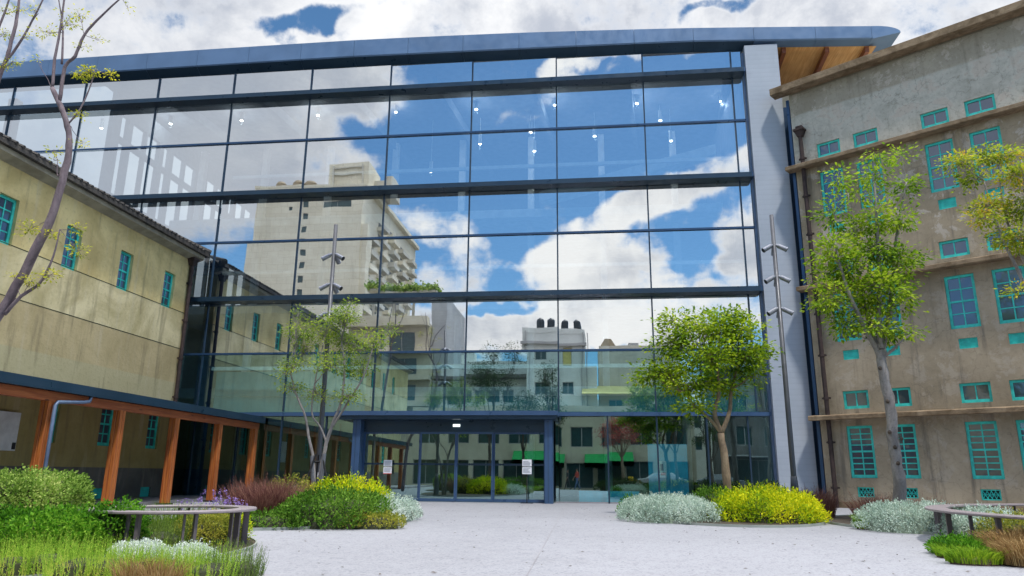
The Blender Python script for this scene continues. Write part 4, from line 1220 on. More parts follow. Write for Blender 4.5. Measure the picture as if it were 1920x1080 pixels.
st = [b] + pts_px(Y5, (-120, 500), (-40, 250), (5, 130), (18, 90), (32, 30), (40, -40)); k1 = pts_px(Y5, (10, 118), (40, 75), (70, 20), (95, -30)); k2 = pts_px(Y5, (-20, 180), (-10, 80), (10, 20), (30, -40)); k3 = pts_px(Y5, (18, 108), (42, 70), (62, 38), (72, 25))
cl = [(at(px, py, Y=Y5), (.14, .14, rz), int(nl * 1.5), src, .006) for (px, py, rz, nl, src) in [(8, 125, .06, 70, st[3]), (25, 115, .05, 40, st[3]), (8, 60, .12, 50, k2[1]), (35, 15, .12, 40, st[5]), (52, 70, .05, 20, k3[1]), (65, 20, .1, 30, k1[2]), (5, 20, .1, 40, k2[2])]]
tree('thin tree with several upright bare stems at the top left edge', b, [(st, [.09, .08, .06, .04, .036, .03, .02]), (k1, [.028, .024, .018, .012]), (k2, [.03, .026, .02, .014]), (k3, [.014, .012, .009, .006])], [], cl, 'bark_violet', 'lf_tree0', .06, .46, perclump=6, twig=.003, spread=.05)

# ------------------------------------------------------------------ lamp poles with spotlights
def lamp_pole(px_top, px_bot, Y, heads, label):
    top = at(*px_top, Y=Y); base = at(*px_bot, Y=Y); base[2] = 0
    root = empty('light_pole', base); tag(root, label, 'lamp post', 'tall spotlight poles in the beds')
    H = top[2]; lx = top[0] - base[0]
    MB().tube([(0, 0, .0), (0, 0, .9), (0, 0, H)], [.075, .072, .055], 12).build('pole', M['pole'], root, True)
    MB().lathe((0, 0, 0), [(.16, .0), (.16, .03), (.125, .10), (.10, .75), (.078, 1.0)], 16).build('base_sleeve', M['pole'], root, True)
    for zh in heads:
        for sx, sy in ((-1, -.25), (1, -.25), (.15, 1)):
            d = np.array([sx, sy, -.62]); d = d / np.linalg.norm(d)
            q = np.array([0, 0, zh]) + d * .05
            m = MB()
            m.tube([q, q + d * .06, q + d * .065, q + d * .30, q + d * .305, q + d * .335], [.035, .04, .062, .066, .072, .072], 12)
            h = m.build('spotlight', M['lampmetal'], root)
            MB().tube([q + d * .3355, q + d * .338], [.062, .06], 12).build('lens', M['black'], h)
    return root
lamp_pole((612, 422), (595, 900), -8.0, [7.2, 6.3, 5.45], 'dark lamp post with three tiers of spotlights behind the staked tree in the left bed')
lamp_pole((1452, 403), (1490, 915), -7.6, [7.25, 6.35, 5.45], 'dark lamp post with three tiers of spotlights before the ribbed pale end wall')

# ------------------------------------------------------------------ ring benches
def ring_bench(cx, cy, rad, z, w, label, nleg, ry=None, a0=0, gap=None):
    ry = ry or rad
    root = empty('ring_bench', (cx, cy, 0)); tag(root, label, 'bench', 'curved ring benches')
    n = 72; vs, fs = [], []
    for k in range(n):
        t = 2 * math.pi * k / n; c, s = math.cos(t), math.sin(t)
        prof = [(-w, -.016), (-w, .004), (-w + .008, .012), (w - .008, .012), (w, .004), (w, -.016), (w - .01, -.024), (-w + .01, -.024)]
        for a, b in prof: vs.append(((rad + a) * c, (ry + a) * s, z + b))
    for k in range(n):
        j = (k + 1) % n
        for q in range(8): fs.append((k * 8 + q, j * 8 + q, j * 8 + (q + 1) % 8, k * 8 + (q + 1) % 8))
    MB().add(vs, [f[::-1] for f in fs]).build('seat_ring', M['bench'], root)
    for k in range(nleg):
        t = a0 + 2 * math.pi * k / nleg
        for dt, thick in ((0, .03), (.14, .045)):
            c, s = math.cos(t + dt), math.sin(t + dt)
            x, y = rad * c, ry * s
            m = MB(); u = np.array([c, s]); v = np.array([-s, c])
            a, bb = thick * .8, thick * .42
            P = [u * a + v * bb, -u * a + v * bb, -u * a - v * bb, u * a - v * bb]
            m.add([(x + p[0], y + p[1], 0) for p in P] + [(x + p[0], y + p[1], z - .0245) for p in P], [(3, 2, 1, 0), (4, 5, 6, 7), (0, 1, 5, 4), (1, 2, 6, 5), (2, 3, 7, 6), (3, 0, 4, 7)])
            m.build('leg', M['bench_leg'], root)
    return root
ring_bench(17.45, -18.1, .92, .50, .115, 'taupe steel ring bench with thin legs around the planting at left', 9, a0=-.9)
ring_bench(32.6, -15.8, 4.32, .50, .16, 'taupe steel ring bench around the planting at the right edge', 20, a0=.05)

# ------------------------------------------------------------------ notices at the doors
def lines(m, x0, x1, z0, z1, y, n, mi):
    for k in range(n):
        z = z1 - (z1 - z0) * (k + .5) / n
        m.box(x0, x1 - (x1 - x0) * random.uniform(.0, .35), y, y + .001, z - .006, z + .006, mi)
c = at(727, 875, Y=-.56)
e = empty('door_notice', c); tag(e, 'white paper notice on the entrance glass beside the left blue post', 'notice')
m = MB(); m.box(-.16, .16, -.004, 0, .01, .24, 0); m.box(-.16, .16, -.004, 0, -.26, -.02, 0)
m.build('sheet', [M['paper']], e)
m = MB(); lines(m, -.13, .13, .03, .2, -.0062, 6, 0); lines(m, -.13, .13, -.2, -.05, -.0062, 5, 0); m.build('printing', M['ink'], e)
MB().box(-.16, .16, -.0065, -.0045, -.26, -.235).build('red_strip', M['red'], e)
c = at(988, 940, Y=-.75); c[2] = 0
e = empty('notice_stand', c); tag(e, 'black stand holding a white paper notice before the right entrance door', 'sign stand')
MB().box(-.22, .22, -.16, .16, 0, .02).build('foot', M['black'], e)
MB().box(-.018, .018, -.015, .015, .02, 1.30).build('post', M['black'], e)
zc = at(988, 875, Y=-.75)[2]
m = MB(); m.box(-.17, .17, -.03, -.018, zc + .01, zc + .25); m.box(-.17, .17, -.03, -.018, zc - .26, zc - .02); m.build('sheet', M['paper'], e)
m = MB(); lines(m, -.14, .14, zc + .03, zc + .2, -.032, 6, 0); lines(m, -.14, .14, zc - .22, zc - .05, -.032, 6, 0); m.build('printing', M['ink'], e)
c = at(1243, 880, Y=.88)
e = empty('wall_sign', c); tag(e, 'small white sign with red and blue marks on the teal partition inside the glass', 'sign')
MB().cbox(-.13, .13, -.02, 0, -.30, .30, .02).build('board', M['white'], e)
m = MB(); m.box(-.09, .09, -.024, -.0205, -.22, -.12); m.build('red_mark', M['red'], e)
m = MB(); m.box(-.09, .02, -.024, -.0205, -.05, .2); m.build('blue_mark', M['ink'], e)
# ------------------------------------------------------------------ planting
def gx_(px, Y, py=960): 
    p = at(px, py, Y=Y); p[2] = .02; return p
GL, GRt = 'shrubs in the left bed', 'shrubs in the right bed'
# left bed
shrub('golden yellow leaved shrub at the foot of the staked tree, left bed', 'shrub', gx_(648, -11.2), .98, .9, .70, 'lf_yellow', 5200, .075, .38, spread=.13, bump=.3)
shrub('large mid green shrub bulging toward the paving in the middle of the left bed', 'shrub', gx_(632, -13.4), 1.02, 1.25, .56, 'lf_green', 8200, .058, .46, spread=.11)
shrub('pale straw green shrub behind the purple grass, left bed', 'shrub', gx_(545, -11.4), .48, .6, .80, 'lf_gold2', 2200, .06, .4, spread=.11)
shrub('silver white leaved shrub at the right tip of the left bed', 'shrub', gx_(735, -11.7), .52, 1.0, .42, 'lf_silver', 4200, .04, .4, core='core_silver', spread=.08)
shrub('white flowering cover trailing over the front of the left bed', 'shrub', gx_(712, -13.0), .42, .5, .36, 'lf_white', 2000, .034, .5, core='core_silver', spread=.09)
shrub('low orange and green creeping cover along the front edge of the left bed', 'ground cover', gx_(690, -13.9), .72, .42, .20, 'lf_gold2', 1900, .045, .5, spread=.07)
shrub('low leafy cover at the front left edge of the left bed', 'ground cover', gx_(505, -14.4), .62, .5, .22, 'lf_green', 1700, .045, .5, spread=.07)
for i, (px, Y, h, n) in enumerate([(452, -13.2, .82, 420), (486, -13.9, .86, 460), (522, -13.7, .92, 480), (505, -12.5, .95, 420), (548, -12.9, .84, 380), (470, -12.0, .9, 360)]):
    tuft(f'purple fountain grass clump in the left bed, {ORD[i]} of six from ' + 'the ring bench', 'ornamental grass', gx_(px, Y), .36, .36, h, 'lf_redgrass', n * 2, .007, .5, 'purple grass clumps in the left bed', plumes=('lf_redgrass', 26))
# right bed
shrub('broad silver leaved mound at the left of the right bed', 'shrub', gx_(1252, -9.7), 1.10, 1.7, .47, 'lf_silver', 13500, .045, .42, core='core_silver', spread=.08, up=.8, bump=.14)
shrub('bright golden yellow shrub at the front of the right bed', 'shrub', gx_(1428, -9.6), 1.20, 1.5, .57, 'lf_yellow', 11000, .075, .36, spread=.14, bump=.26)
shrub('feathery green shrub wedged between silver mound and golden shrub, right bed', 'shrub', gx_(1338, -9.1), .5, .9, .62, 'lf_green', 3600, .05, .3, spread=.12)
shrub('small lime green shrub at the left tip of the right bed', 'shrub', gx_(1186, -8.6), .30, .5, .42, 'lf_bright', 1100, .05, .5)
shrub('dark leafy shrub behind the leaning trunk in the right bed', 'shrub', gx_(1405, -6.3), 1.2, .6, .78, 'lf_dark', 2600, .06, .5)
for i, (px, Y, h) in enumerate([(1522, -8.6, .78), (1545, -8.2, .74), (1535, -7.4, .8)]):
    tuft(f'maroon grass clump beside the grey end wall, right bed, {ORD[i]} of three', 'ornamental grass', gx_(px, Y), .32, .32, h, 'lf_redgrass', 700, .006, .4, 'maroon grass clumps in the right bed', plumes=('lf_redgrass', 16))
# bed under the tall tree
shrub('rounded silver leaved mound under the tall tree before the concrete building', 'shrub', gx_(1708, -12.2), .98, 1.0, .47, 'lf_silver', 8500, .038, .45, core='core_silver', spread=.07, up=.8, bump=.12)
shrub('second silver leaved mound half behind the right ring bench', 'shrub', gx_(1840, -13.2), .7, .7, .42, 'lf_silver', 4200, .04, .45, core='core_silver', spread=.08)
tuft('yellow green grass tuft at the left tip of the bed under the tall tree', 'ornamental grass', gx_(1618, -11.9), .22, .24, .32, 'lf_grass', 420, .007, .5)
for i, (px, Y, h) in enumerate([(1625, -9.6, .62), (1650, -9.0, .68), (1672, -9.4, .6), (1728, -9.2, .62), (1755, -9.8, .5)]):
    tuft(f'reddish brown grass clump around the thick pale trunk, {ORD[i]} of five', 'ornamental grass', gx_(px, Y), .34, .34, h, 'lf_redgrass', 560, .006, .55, 'reddish grass clumps round the thick trunk', plumes=('lf_redgrass', 14))
tuft('yellowing grass tuft between the thick trunk and the right ring bench', 'ornamental grass', gx_(1790, -10.4), .4, .4, .5, 'lf_grass', 500, .006, .5)
# near right bed
shrub('fresh green leafy shrub at the corner of the bed under the right ring bench', 'shrub', gx_(1800, -16.9), .34, .45, .13, 'lf_bright', 3200, .045, .45, spread=.08)
tuft('long yellow green grass at the near edge below the right ring bench', 'ornamental grass', gx_(1815, -17.9), .42, .3, .20, 'lf_grass', 900, .006, .9, bend=.9)
tuft('lime grass tuft behind the leaning bench leg at the right', 'ornamental grass', gx_(1768, -17.2), .2, .25, .18, 'lf_grass', 420, .006, .7)
for i, (px, Y, h, mt) in enumerate([(1885, -17.2, .36, 'lf_tan'), (1930, -16.9, .40, 'lf_tan'), (1910, -18.0, .31, 'lf_tan')]):
    tuft(f'dry brown grass clump in the bottom right corner, {ORD[i]} of three', 'ornamental grass', gx_(px, Y), .36, .36, h, mt, 1300, .006, .75, 'dry brown grass clumps at the right corner', bend=.9, plumes=('lf_tan', 22))
shrub('yellow green leafy shrub above the dry grass at the right edge', 'shrub', gx_(1895, -15.6), .5, .5, .36, 'lf_gold2', 2600, .05, .4)
shrub('pale silver cover inside the right ring bench', 'shrub', gx_(1825, -15.0), .42, .5, .34, 'lf_silver', 2600, .045, .42, core='core_silver')
# near left bed
shrub('clipped boxwood hedge with pale green tips at the left edge', 'hedge', gx_(34, -17.0), .84, .7, .88, 'lf_box', 13000, .042, .6, spread=.07, p=4.2, name='hedge', bump=.16)
shrub('glossy bright green shrub in front of the boxwood hedge', 'shrub', gx_(85, -19.0), .98, .72, .42, 'lf_bright', 12500, .045, .6, spread=.08, bump=.3)
shrub('small bright green shrub at the left end of the ring bench', 'shrub', gx_(222, -18.8), .30, .4, .56, 'lf_bright', 2600, .04, .6, spread=.07)
sprigs('dark green rosemary in the left ring bench', 'shrub', gx_(296, -18.3), .42, .4, .46, 'lf_rosemary', 330, .034)
shrub('yellow and rust leaved shrub behind the bench legs at left', 'shrub', gx_(388, -17.7), .34, .4, .36, 'lf_gold2', 3400, .04, .42, spread=.08)
shrub('yellow shrub under the right rim of the left ring bench', 'shrub', gx_(432, -17.2), .24, .35, .34, 'lf_yellow', 1500, .04, .4, spread=.08)
tuft('fine green grass growing inside the left ring bench', 'ornamental grass', gx_(322, -17.3), .55, .4, .60, 'lf_grass', 900, .005, .35, core='core')
sprigs('violet flowering stems rising above the left ring bench', 'flower', gx_(385, -16.9), .42, .4, .60, 'lf_green', 90, .03, flowers=46, name='flower_clump')
sprigs('pale violet flowering stems at the far side of the left ring bench', 'flower', gx_(420, -16.2), .34, .3, .58, 'lf_green', 60, .03, flowers=30, name='flower_clump')
shrub('white leaved ground cover in front of the left ring bench', 'ground cover', gx_(268, -19.6), .28, .26, .17, 'lf_white', 2600, .026, .6, core='core_silver', spread=.05)
shrub('second patch of white leaved ground cover beside the bench legs', 'ground cover', gx_(362, -19.75), .26, .24, .15, 'lf_white', 2600, .026, .6, core='core_silver', spread=.05)
fr = [(20, -21.0, .36, 'lf_spike'), (85, -20.8, .38, 'lf_spike'), (150, -21.0, .37, 'lf_spike'), (215, -20.9, .35, 'lf_spike'), (275, -21.0, .34, 'lf_spike'), (335, -20.9, .33, 'lf_spike'), (395, -21.0, .34, 'lf_spike'), (438, -20.8, .33, 'lf_rosemary')]
for i, (px, Y, h, mt) in enumerate(fr):
    sprigs(f'spiky yellow green rosemary clump along the bottom left corner, {ORD[i]} of eight from the left', 'shrub', gx_(px, Y, 1060), .26, .30, h * 1.12, mt, 240, .024, 'spiky clumps along the bottom left corner', per=24)
for i, (px, Y) in enumerate([(255, -21.25), (310, -21.3)]):
    tuft(f'rusty dry grass tuft among the spiky clumps at the bottom, {ORD[i]} of two', 'ornamental grass', gx_(px, Y, 1070), .22, .2, .27, 'lf_tan', 420, .004, .5, 'rusty tufts at the bottom')

# ------------------------------------------------------------------ the city across the street, mirrored in the glass
def mk_wall(name, a, b, sc=.25, tile=None):
    m = N(name); c = m.coord()
    f = m.noise(c, sc, 6, .65); st = m.noise(m.scale(c, .8, .8, .05), 1.0, 5, .6)
    k = m.mix(m.ramp(f, .3, .7), a, b)
    k = m.mix(m.ramp(st, .55, .75, 0, .35), k, tuple(x * .5 for x in a[:3]) + (1,))
    if tile:
        br = m.n('TexBrick', {'Vector': m.n('Mapping', {'Vector': c, 'Rotation': (R(90), 0, 0)}).outputs[0], 'Color1': (1, 1, 1, 1), 'Color2': (.93, .93, .93, 1), 'Mortar': (.72, .70, .66, 1), 'Scale': tile, 'Mortar Size': .012, 'Brick Width': 1.0, 'Row Height': .6})
        k = m.mix(1.0, k, br.outputs['Color'], 'MULTIPLY')
    return m.out(m.principled(k, .8))
M['cream'] = mk_wall('cream_tile_cladding', (.76, .69, .54, 1), (.88, .82, .67, 1), .12, .4)
M['cream2'] = mk_wall('cream_render', (.52, .46, .34, 1), (.66, .60, .47, 1))
M['whitewall'] = mk_wall('white_render', (.58, .60, .58, 1), (.74, .75, .72, 1))
M['greywall'] = mk_wall('grey_render', (.32, .32, .33, 1), (.43, .43, .43, 1))
M['darkwall'] = mk_wall('dark_render', (.10, .095, .09, 1), (.20, .19, .18, 1))
M['beigewall'] = mk_wall('beige_render', (.52, .49, .42, 1), (.66, .63, .55, 1))
M['citywin'] = plain('city_window_glass', (.03, .07, .075, 1), .12, spec=.8)
M['awning'] = plain('green_awning_fabric', (.01, .32, .075, 1), .7, var=.2)
M['awning_y'] = plain('pale_yellow_sheet_roof', (.62, .52, .18, 1), .6)
M['tank'] = plain('black_water_tank', (.012, .016, .022, 1), .35)
M['tank_t'] = plain('brown_water_tank', (.30, .24, .16, 1), .7)
M['vine'] = leafmat('leaf_terrace', [(.05, .10, .02), (.16, .24, .05), (.30, .34, .09)], .3)

def block(name, label, Xa, Xb, Yf, dep, h, mat, wins=(), extra=None):
    """a street building: front faces +Y; wins in metres from its left corner as seen in the glass"""
    root = empty(name, (Xa, Yf, -.16)); tag(root, label, 'building')
    W = Xb - Xa
    m = MB()
    holes = [(-b, -a, c, d) for a, b, c, d in wins]
    mm = MB(); wall_holes(mm, -W, 0, 0, h, holes, .25)
    m.add([(-x, -y, z) for x, y, z in mm.v], mm.f)
    m.add([(0, -.0, 0), (W, 0, 0), (W, -dep, 0), (0, -dep, 0), (0, 0, h), (W, 0, h), (W, -dep, h), (0, -dep, h)], [(1, 2, 6, 5), (2, 3, 7, 6), (3, 0, 4, 7), (4, 5, 6, 7)])
    m.build('wall', M[mat], root)
    pp = MB(); pp.box(-.02, W + .02, -.3, .03, h, h + .55); pp.box(-.02, .28, -dep, -.3, h, h + .55); pp.box(W - .28, W + .02, -dep, -.3, h, h + .55)
    pp.build('parapet', M[mat], root)
    for a, b, c, d in wins:
        w = MB(); f = .07
        w.box(a, a + f, -.2, -.12, c, d); w.box(b - f, b, -.2, -.12, c, d); w.box(a + f, b - f, -.2, -.12, c, c + f); w.box(a + f, b - f, -.2, -.12, d - f, d)
        if b - a > 1.2: w.box((a + b) / 2 - .04, (a + b) / 2 + .04, -.19, -.13, c + f, d - f)
        o = w.build('window', M['greywall'], root)
        MB().box(a + .01, b - .01, -.235, -.21, c + .01, d - .01).build('pane', M['citywin'], o)
    return root
# high tower
fl = 3.05
wins = [(12.1, 13.2, 8 + k * fl, 9.5 + k * fl) for k in range(18)] + [(16.6, 23.4, 59.6, 61.0), (7.8, 8.7, 59.2, 60.1)]
TW = block('apartment_tower', 'tall cream tiled apartment tower mirrored in the left half of the glass', -54.0, -28.2, -120, 46, 64.5, 'cream', wins)
MB().box(15.6, 25.2, -12, -3, 65.06, 71.6).build('roof_house', M['cream'], TW)
m = MB(); m.box(16.6, 17.0, -2.99, -2.6, 66, 71); m.box(23.6, 24.0, -2.99, -2.6, 66, 71); m.box(17.0, 23.6, -2.95, -2.65, 68.6, 69.0); m.box(17.0, 23.6, -2.95, -2.65, 70.2, 70.5); m.build('roof_frame', M['beigewall'], TW)
MB().box(25.21, 30, -16, -7, 65.06, 68.6).build('roof_house', M['beigewall'], TW)
for x in (4.2, 8.4, 11.0):
    MB().lathe((x, -4, 64.52), [(1.35, 0), (1.35, .7), (1.5, .8), (1.5, 1.5), (1.35, 1.6), (1.35, 2.4), (1.0, 2.9), (.2, 3.1)], 18).build('water_tank', M['tank_t'], TW)
W = 25.8
for k in range(17):
    z = 9 + k * fl
    for j in range(5):
        y0 = -3.2 - j * 8.6
        if (k > 14 and j < 1): continue
        MB().box(W, W + 1.5, y0 - 5.6, y0, z, z + 1.05).build('balcony', M['beigewall'] if (k + j) % 3 else M['cream'], TW)
        if k % 2 == 0 or j < 4:
            MB().box(W + .01, W + .06, y0 - 5.0, y0 - .5, z + 1.051, z + 2.5).build('balcony_opening', M['darkwall'], TW) if (k * 5 + j) % 7 else None
MB().box(W, W + 1.2, -46, -3, 64.0, 64.9).build('side_parapet', M['cream'], TW)
MB().box(24.2, 27.2, -3.19, -.4, .0, 55.5).build('front_bay', M['cream'], TW)

# stepped house with roof garden
wins = [(5.4, 8.8, 17.2, 19.7), (4.2, 4.8, 17.4, 19.6), (5.4, 8.8, 13.6, 15.8), (5.4, 8.8, 10.2, 12.4), (1.0, 3.4, 13.6, 15.8), (1.0, 3.4, 10.2, 12.4)]
MH = block('stepped_house', 'cream stepped town house with roof terrace mirrored below the tower', -9.5, 1.2, -65, 14, 20.3, 'cream2', wins)
for z in (20.35, 16.3, 12.8, 9.4):
    MB().box(-1.0, 10.75, .031, 1.3, z, z + (1.3 if z > 20 else .55)).build('balcony', M['cream2'], MH)
m = MB()
for x in (1.5, 4.2, 7.0, 10.4): m.box(x, x + .3, -5.2, -4.9, 20.9, 25.6)
m.box(1.2, 10.9, -5.4, -1.5, 25.6, 25.9)
m.build('pergola', M['beigewall'], MH)
n = 2600
q = np.stack([rng.uniform(1.0, 11, n), rng.uniform(-5.6, -1.2, n), 25.9 + np.abs(rng.normal(0, .45, n))], 1)
quads('roof_garden', leaf_quads(q, rng.normal(0, 1, (n, 3)), .5 * np.ones(n), .28 * np.ones(n)), M['vine'], MH)
block('grey_house', 'plain grey gable house mirrored beside the stepped house', 1.3, 3.3, -66, 14, 24.3, 'greywall')
# low white block with canopy
wins = [(.8 + k * 1.65, 2.1 + k * 1.65, 8.9, 10.4) for k in range(5)] + [(.8 + k * 1.65, 2.1 + k * 1.65, 5.2, 6.8) for k in range(5)]
LW = block('low_white_house', 'low white house with dark canopy mirrored left of the water tanks', 4.6, 15.0, -56, 10, 13.1, 'whitewall', wins)
MB().box(-.8, 10.8, .031, 1.8, 11.6, 11.95).build('canopy', M['darkwall'], LW)
MB().box(-.4, 10.5, .031, 1.2, 8.0, 8.3).build('canopy', M['whitewall'], LW)
MB().box(2.0, 3.6, -4, -2, 13.66, 15.1).build('roof_house', M['whitewall'], LW)
wins = [(.9, 2.2, 13.2, 14.6), (.9, 2.2, 9.4, 10.8), (4.3, 5.6, 9.4, 10.8), (4.4, 5.4, 12.6, 15.2)]
WT = block('white_block', 'pale white block with four black water tanks on its roof mirrored in the glass', 15.2, 21.9, -52, 9, 16.6, 'whitewall', wins)
MB().box(-.15, 6.85, .031, .35, 15.3, 15.6).build('cornice', M['greywall'], WT)
MB().box(4.45, 5.35, -.1185, -.1, 12.7, 15.1).build('yellow_shutter', M['awning_y'], WT)
for x in (2.0, 3.15, 4.55, 6.0):
    MB().lathe((x, -.9, 17.16), [(.42, 0), (.42, .9), (.36, 1.05), (.15, 1.2), (.1, 1.25)], 14).build('water_tank', M['tank'], WT)
m = MB()
for x in (.3, 6.5, 7.0): m.tube([(x, .1, .2), (x, .1, 16.8)], .06, 6)
m.build('drainpipe', M['greywall'], WT)
MB().box(6.72, 8.1, -3, 0, .2, 12.5).build('rear_wing', M['whitewall'], WT)
BB = block('beige_block', 'beige windowless block with roof sheds mirrored right of the water tanks', 23.5, 32.5, -53, 10, 14.9, 'beigewall', [(1.0, 2.6, 7.4, 9.0)])
m = MB(); m.prism([(.1, 15.5), (2.0, 15.5), (1.4, 16.5), (.7, 16.5)], 'y', -3, -1); m.build('roof_shed', M['tank_t'], BB)
MB().box(3.5, 4.6, -4, -3, 15.46, 16.3).build('roof_shed', M['greywall'], BB)
MB().add([(-1.8, .05, 10.4), (5.5, .05, 10.4), (5.5, 2.6, 9.4), (-1.8, 2.6, 9.4), (-1.8, .05, 10.3), (5.5, .05, 10.3), (5.5, 2.6, 9.3), (-1.8, 2.6, 9.3)], [(0, 3, 2, 1), (4, 5, 6, 7), (0, 1, 5, 4), (1, 2, 6, 5), (2, 3, 7, 6), (3, 0, 4, 7)]).build('sheet_roof', M['awning_y'], BB)
# shop row at street level
wins = []
for k in range(9):
    wins += [(1.2 + k * 3.1, 3.4 + k * 3.1, 4.2, 6.2)]
    wins += [(.7 + k * 3.1, 3.4 + k * 3.1, .15, 2.6)]
SR = block('shop_row', 'cream shop row with dark shopfronts and green awnings mirrored above the doors', 3.5, 32.4, -48, 3.6, 7.3, 'cream2', wins)
for i, (xa, xb) in enumerate([(14.6, 19.6), (21.6, 26.6)]):
    e = empty('awning', (xa, -47.96, 2.0)); tag(e, f'green shop awning with scalloped edge mirrored {["in the entrance doors", "right of the entrance"][i]}', 'awning', 'green awnings')
    w = xb - xa; m = MB()
    m.add([(0, 0, 1.35), (w, 0, 1.35), (w, 1.9, .45), (0, 1.9, .45), (0, 0, 1.31), (w, 0, 1.31), (w, 1.9, .41), (0, 1.9, .41)], [(0, 3, 2, 1), (4, 5, 6, 7), (0, 1, 5, 4), (1, 2, 6, 5), (2, 3, 7, 6), (3, 0, 4, 7)])
    m.build('canvas', M['awning'], e)
    v = MB(); n = int(w / .3)
    for k in range(n):
        a, b = w * k / n, w * (k + 1) / n
        v.add([(a, 1.9, .449), (b, 1.9, .449), (b, 1.9, .0), ((a + b) / 2, 1.9, -.1), (a, 1.9, .0)], [(0, 1, 2, 3, 4), (4, 3, 2, 1, 0)])
    v.build('valance', M['awning'], e)
DH = block('dark_street_house', 'dark grey street house mirrored at the right end of the glass', 34.5, 50, -42, 8, 12.5, 'darkwall', [(1 + k * 2.6, 2.6 + k * 2.6, 4 + j * 3, 5.8 + j * 3) for k in range(5) for j in range(3)] + [(.8, 5, .15, 2.8), (6, 11, .15, 2.8)])
MB().box(-.2, 12, .031, 1.6, 3.0, 3.12).build('canopy', M['greywall'], DH)

block('distant_row', 'long pale house row far behind the street houses', -20, 75, -85, 12, 11.5, 'beigewall', [(2 + k * 4.5, 4 + k * 4.5, 5 + j * 3.2, 7 + j * 3.2) for k in range(20) for j in range(2)])
# street trees mirrored in the glass
def street_tree(label, x, y, h0, h1, rad, leaf, n, L=.16, bark='bark_dark', lean=0):
    b = np.array([x, y, -.05]); f = np.array([x + lean, y, h0 * .72]); t = np.array([x + lean * 1.3, y, (h0 + h1) / 2])
    cl = []
    k = 9
    for i in range(k):
        a = 2 * math.pi * i / k + rng.uniform(-.3, .3); rr_ = rad * rng.uniform(.35, .8)
        cl.append(((x + lean + rr_ * math.cos(a), y + rr_ * math.sin(a), h0 + (h1 - h0) * rng.uniform(.15, .85)), (rad * .42, rad * .42, (h1 - h0) * .17), n // k, t if i % 2 else f, .05))
    cl.append(((x + lean, y, h1 - (h1 - h0) * .15), (rad * .4, rad * .4, (h1 - h0) * .16), n // k, t, .04))
    tree(label, b, [([b, (b + f) / 2 + np.array([.06, 0, 0]), f, t], [.16, .13, .11, .06])], [], cl, bark, leaf, L, .55, 'street trees across the plaza', .012, 8, spread=rad * .09)
street_tree('large dark green street tree mirrored below the glass centre', 13.8, -36.5, 5.2, 12.6, 2.7, 'lf_dark', 5200)
street_tree('smaller dark green street tree mirrored under the black water tanks', 19.1, -35.5, 4.6, 10.4, 1.7, 'lf_dark', 2800)
street_tree('maroon leaved street tree mirrored above the right green awning', 25.0, -32.5, 3.3, 5.7, 2.1, 'lf_red', 4200, .13, 'bark_brown')
street_tree('dark green street tree mirrored beside the round crowned tree', 29.2, -35.5, 3.8, 9.2, 2.2, 'lf_dark', 3200)
street_tree('thin street tree mirrored at the right end of the glass', 31.8, -33.0, 2.8, 6.4, 1.5, 'lf_dark', 1500)
street_tree('dark street tree mirrored in the middle of the entrance doors', 16.6, -37.5, 3.8, 8.2, 2.0, 'lf_dark', 2200)

# planter hedge, signs, cars and people on the plaza, seen in the glass
shrub('low dark hedge in the street bed mirrored right of the entrance', 'hedge', (24.6, -32.0, 0), 1.9, .7, .75, 'lf_dark', 3200, .08, .5, name='hedge', p=3.5)
shrub('low green hedge on the plaza mirrored in the entrance doors', 'hedge', (15.9, -33.5, 0), 3.0, .9, .7, 'lf_green', 4200, .08, .5, name='hedge', p=3.5)
e = empty('warning_sign', (25.9, -38.5, 0)); tag(e, 'yellow folding warning board mirrored beside the maroon tree', 'sign')
m = MB(); m.add([(-.25, -.2, 0), (.25, -.2, 0), (.22, -.02, .95), (-.22, -.02, .95), (-.25, .2, 0), (.25, .2, 0), (.22, .02, .95), (-.22, .02, .95)], [(0, 1, 2, 3), (7, 6, 5, 4), (3, 2, 6, 7), (0, 3, 7, 4), (1, 5, 6, 2)])
m.build('board', plain('yellow_plastic', (.85, .55, .02, 1), .5), e)
e = empty('traffic_cone', (26.7, -38.5, 0)); tag(e, 'orange traffic cone mirrored beside the yellow board', 'traffic cone')
MB().lathe((0, 0, 0), [(.2, 0), (.2, .03), (.15, .05), (.03, .7)], 12).build('body', plain('orange_plastic', (.8, .16, .02, 1), .5), e)
MB().lathe((0, 0, .3), [(.121, 0), (.098, .12)], 12).build('band', M['white'], e)
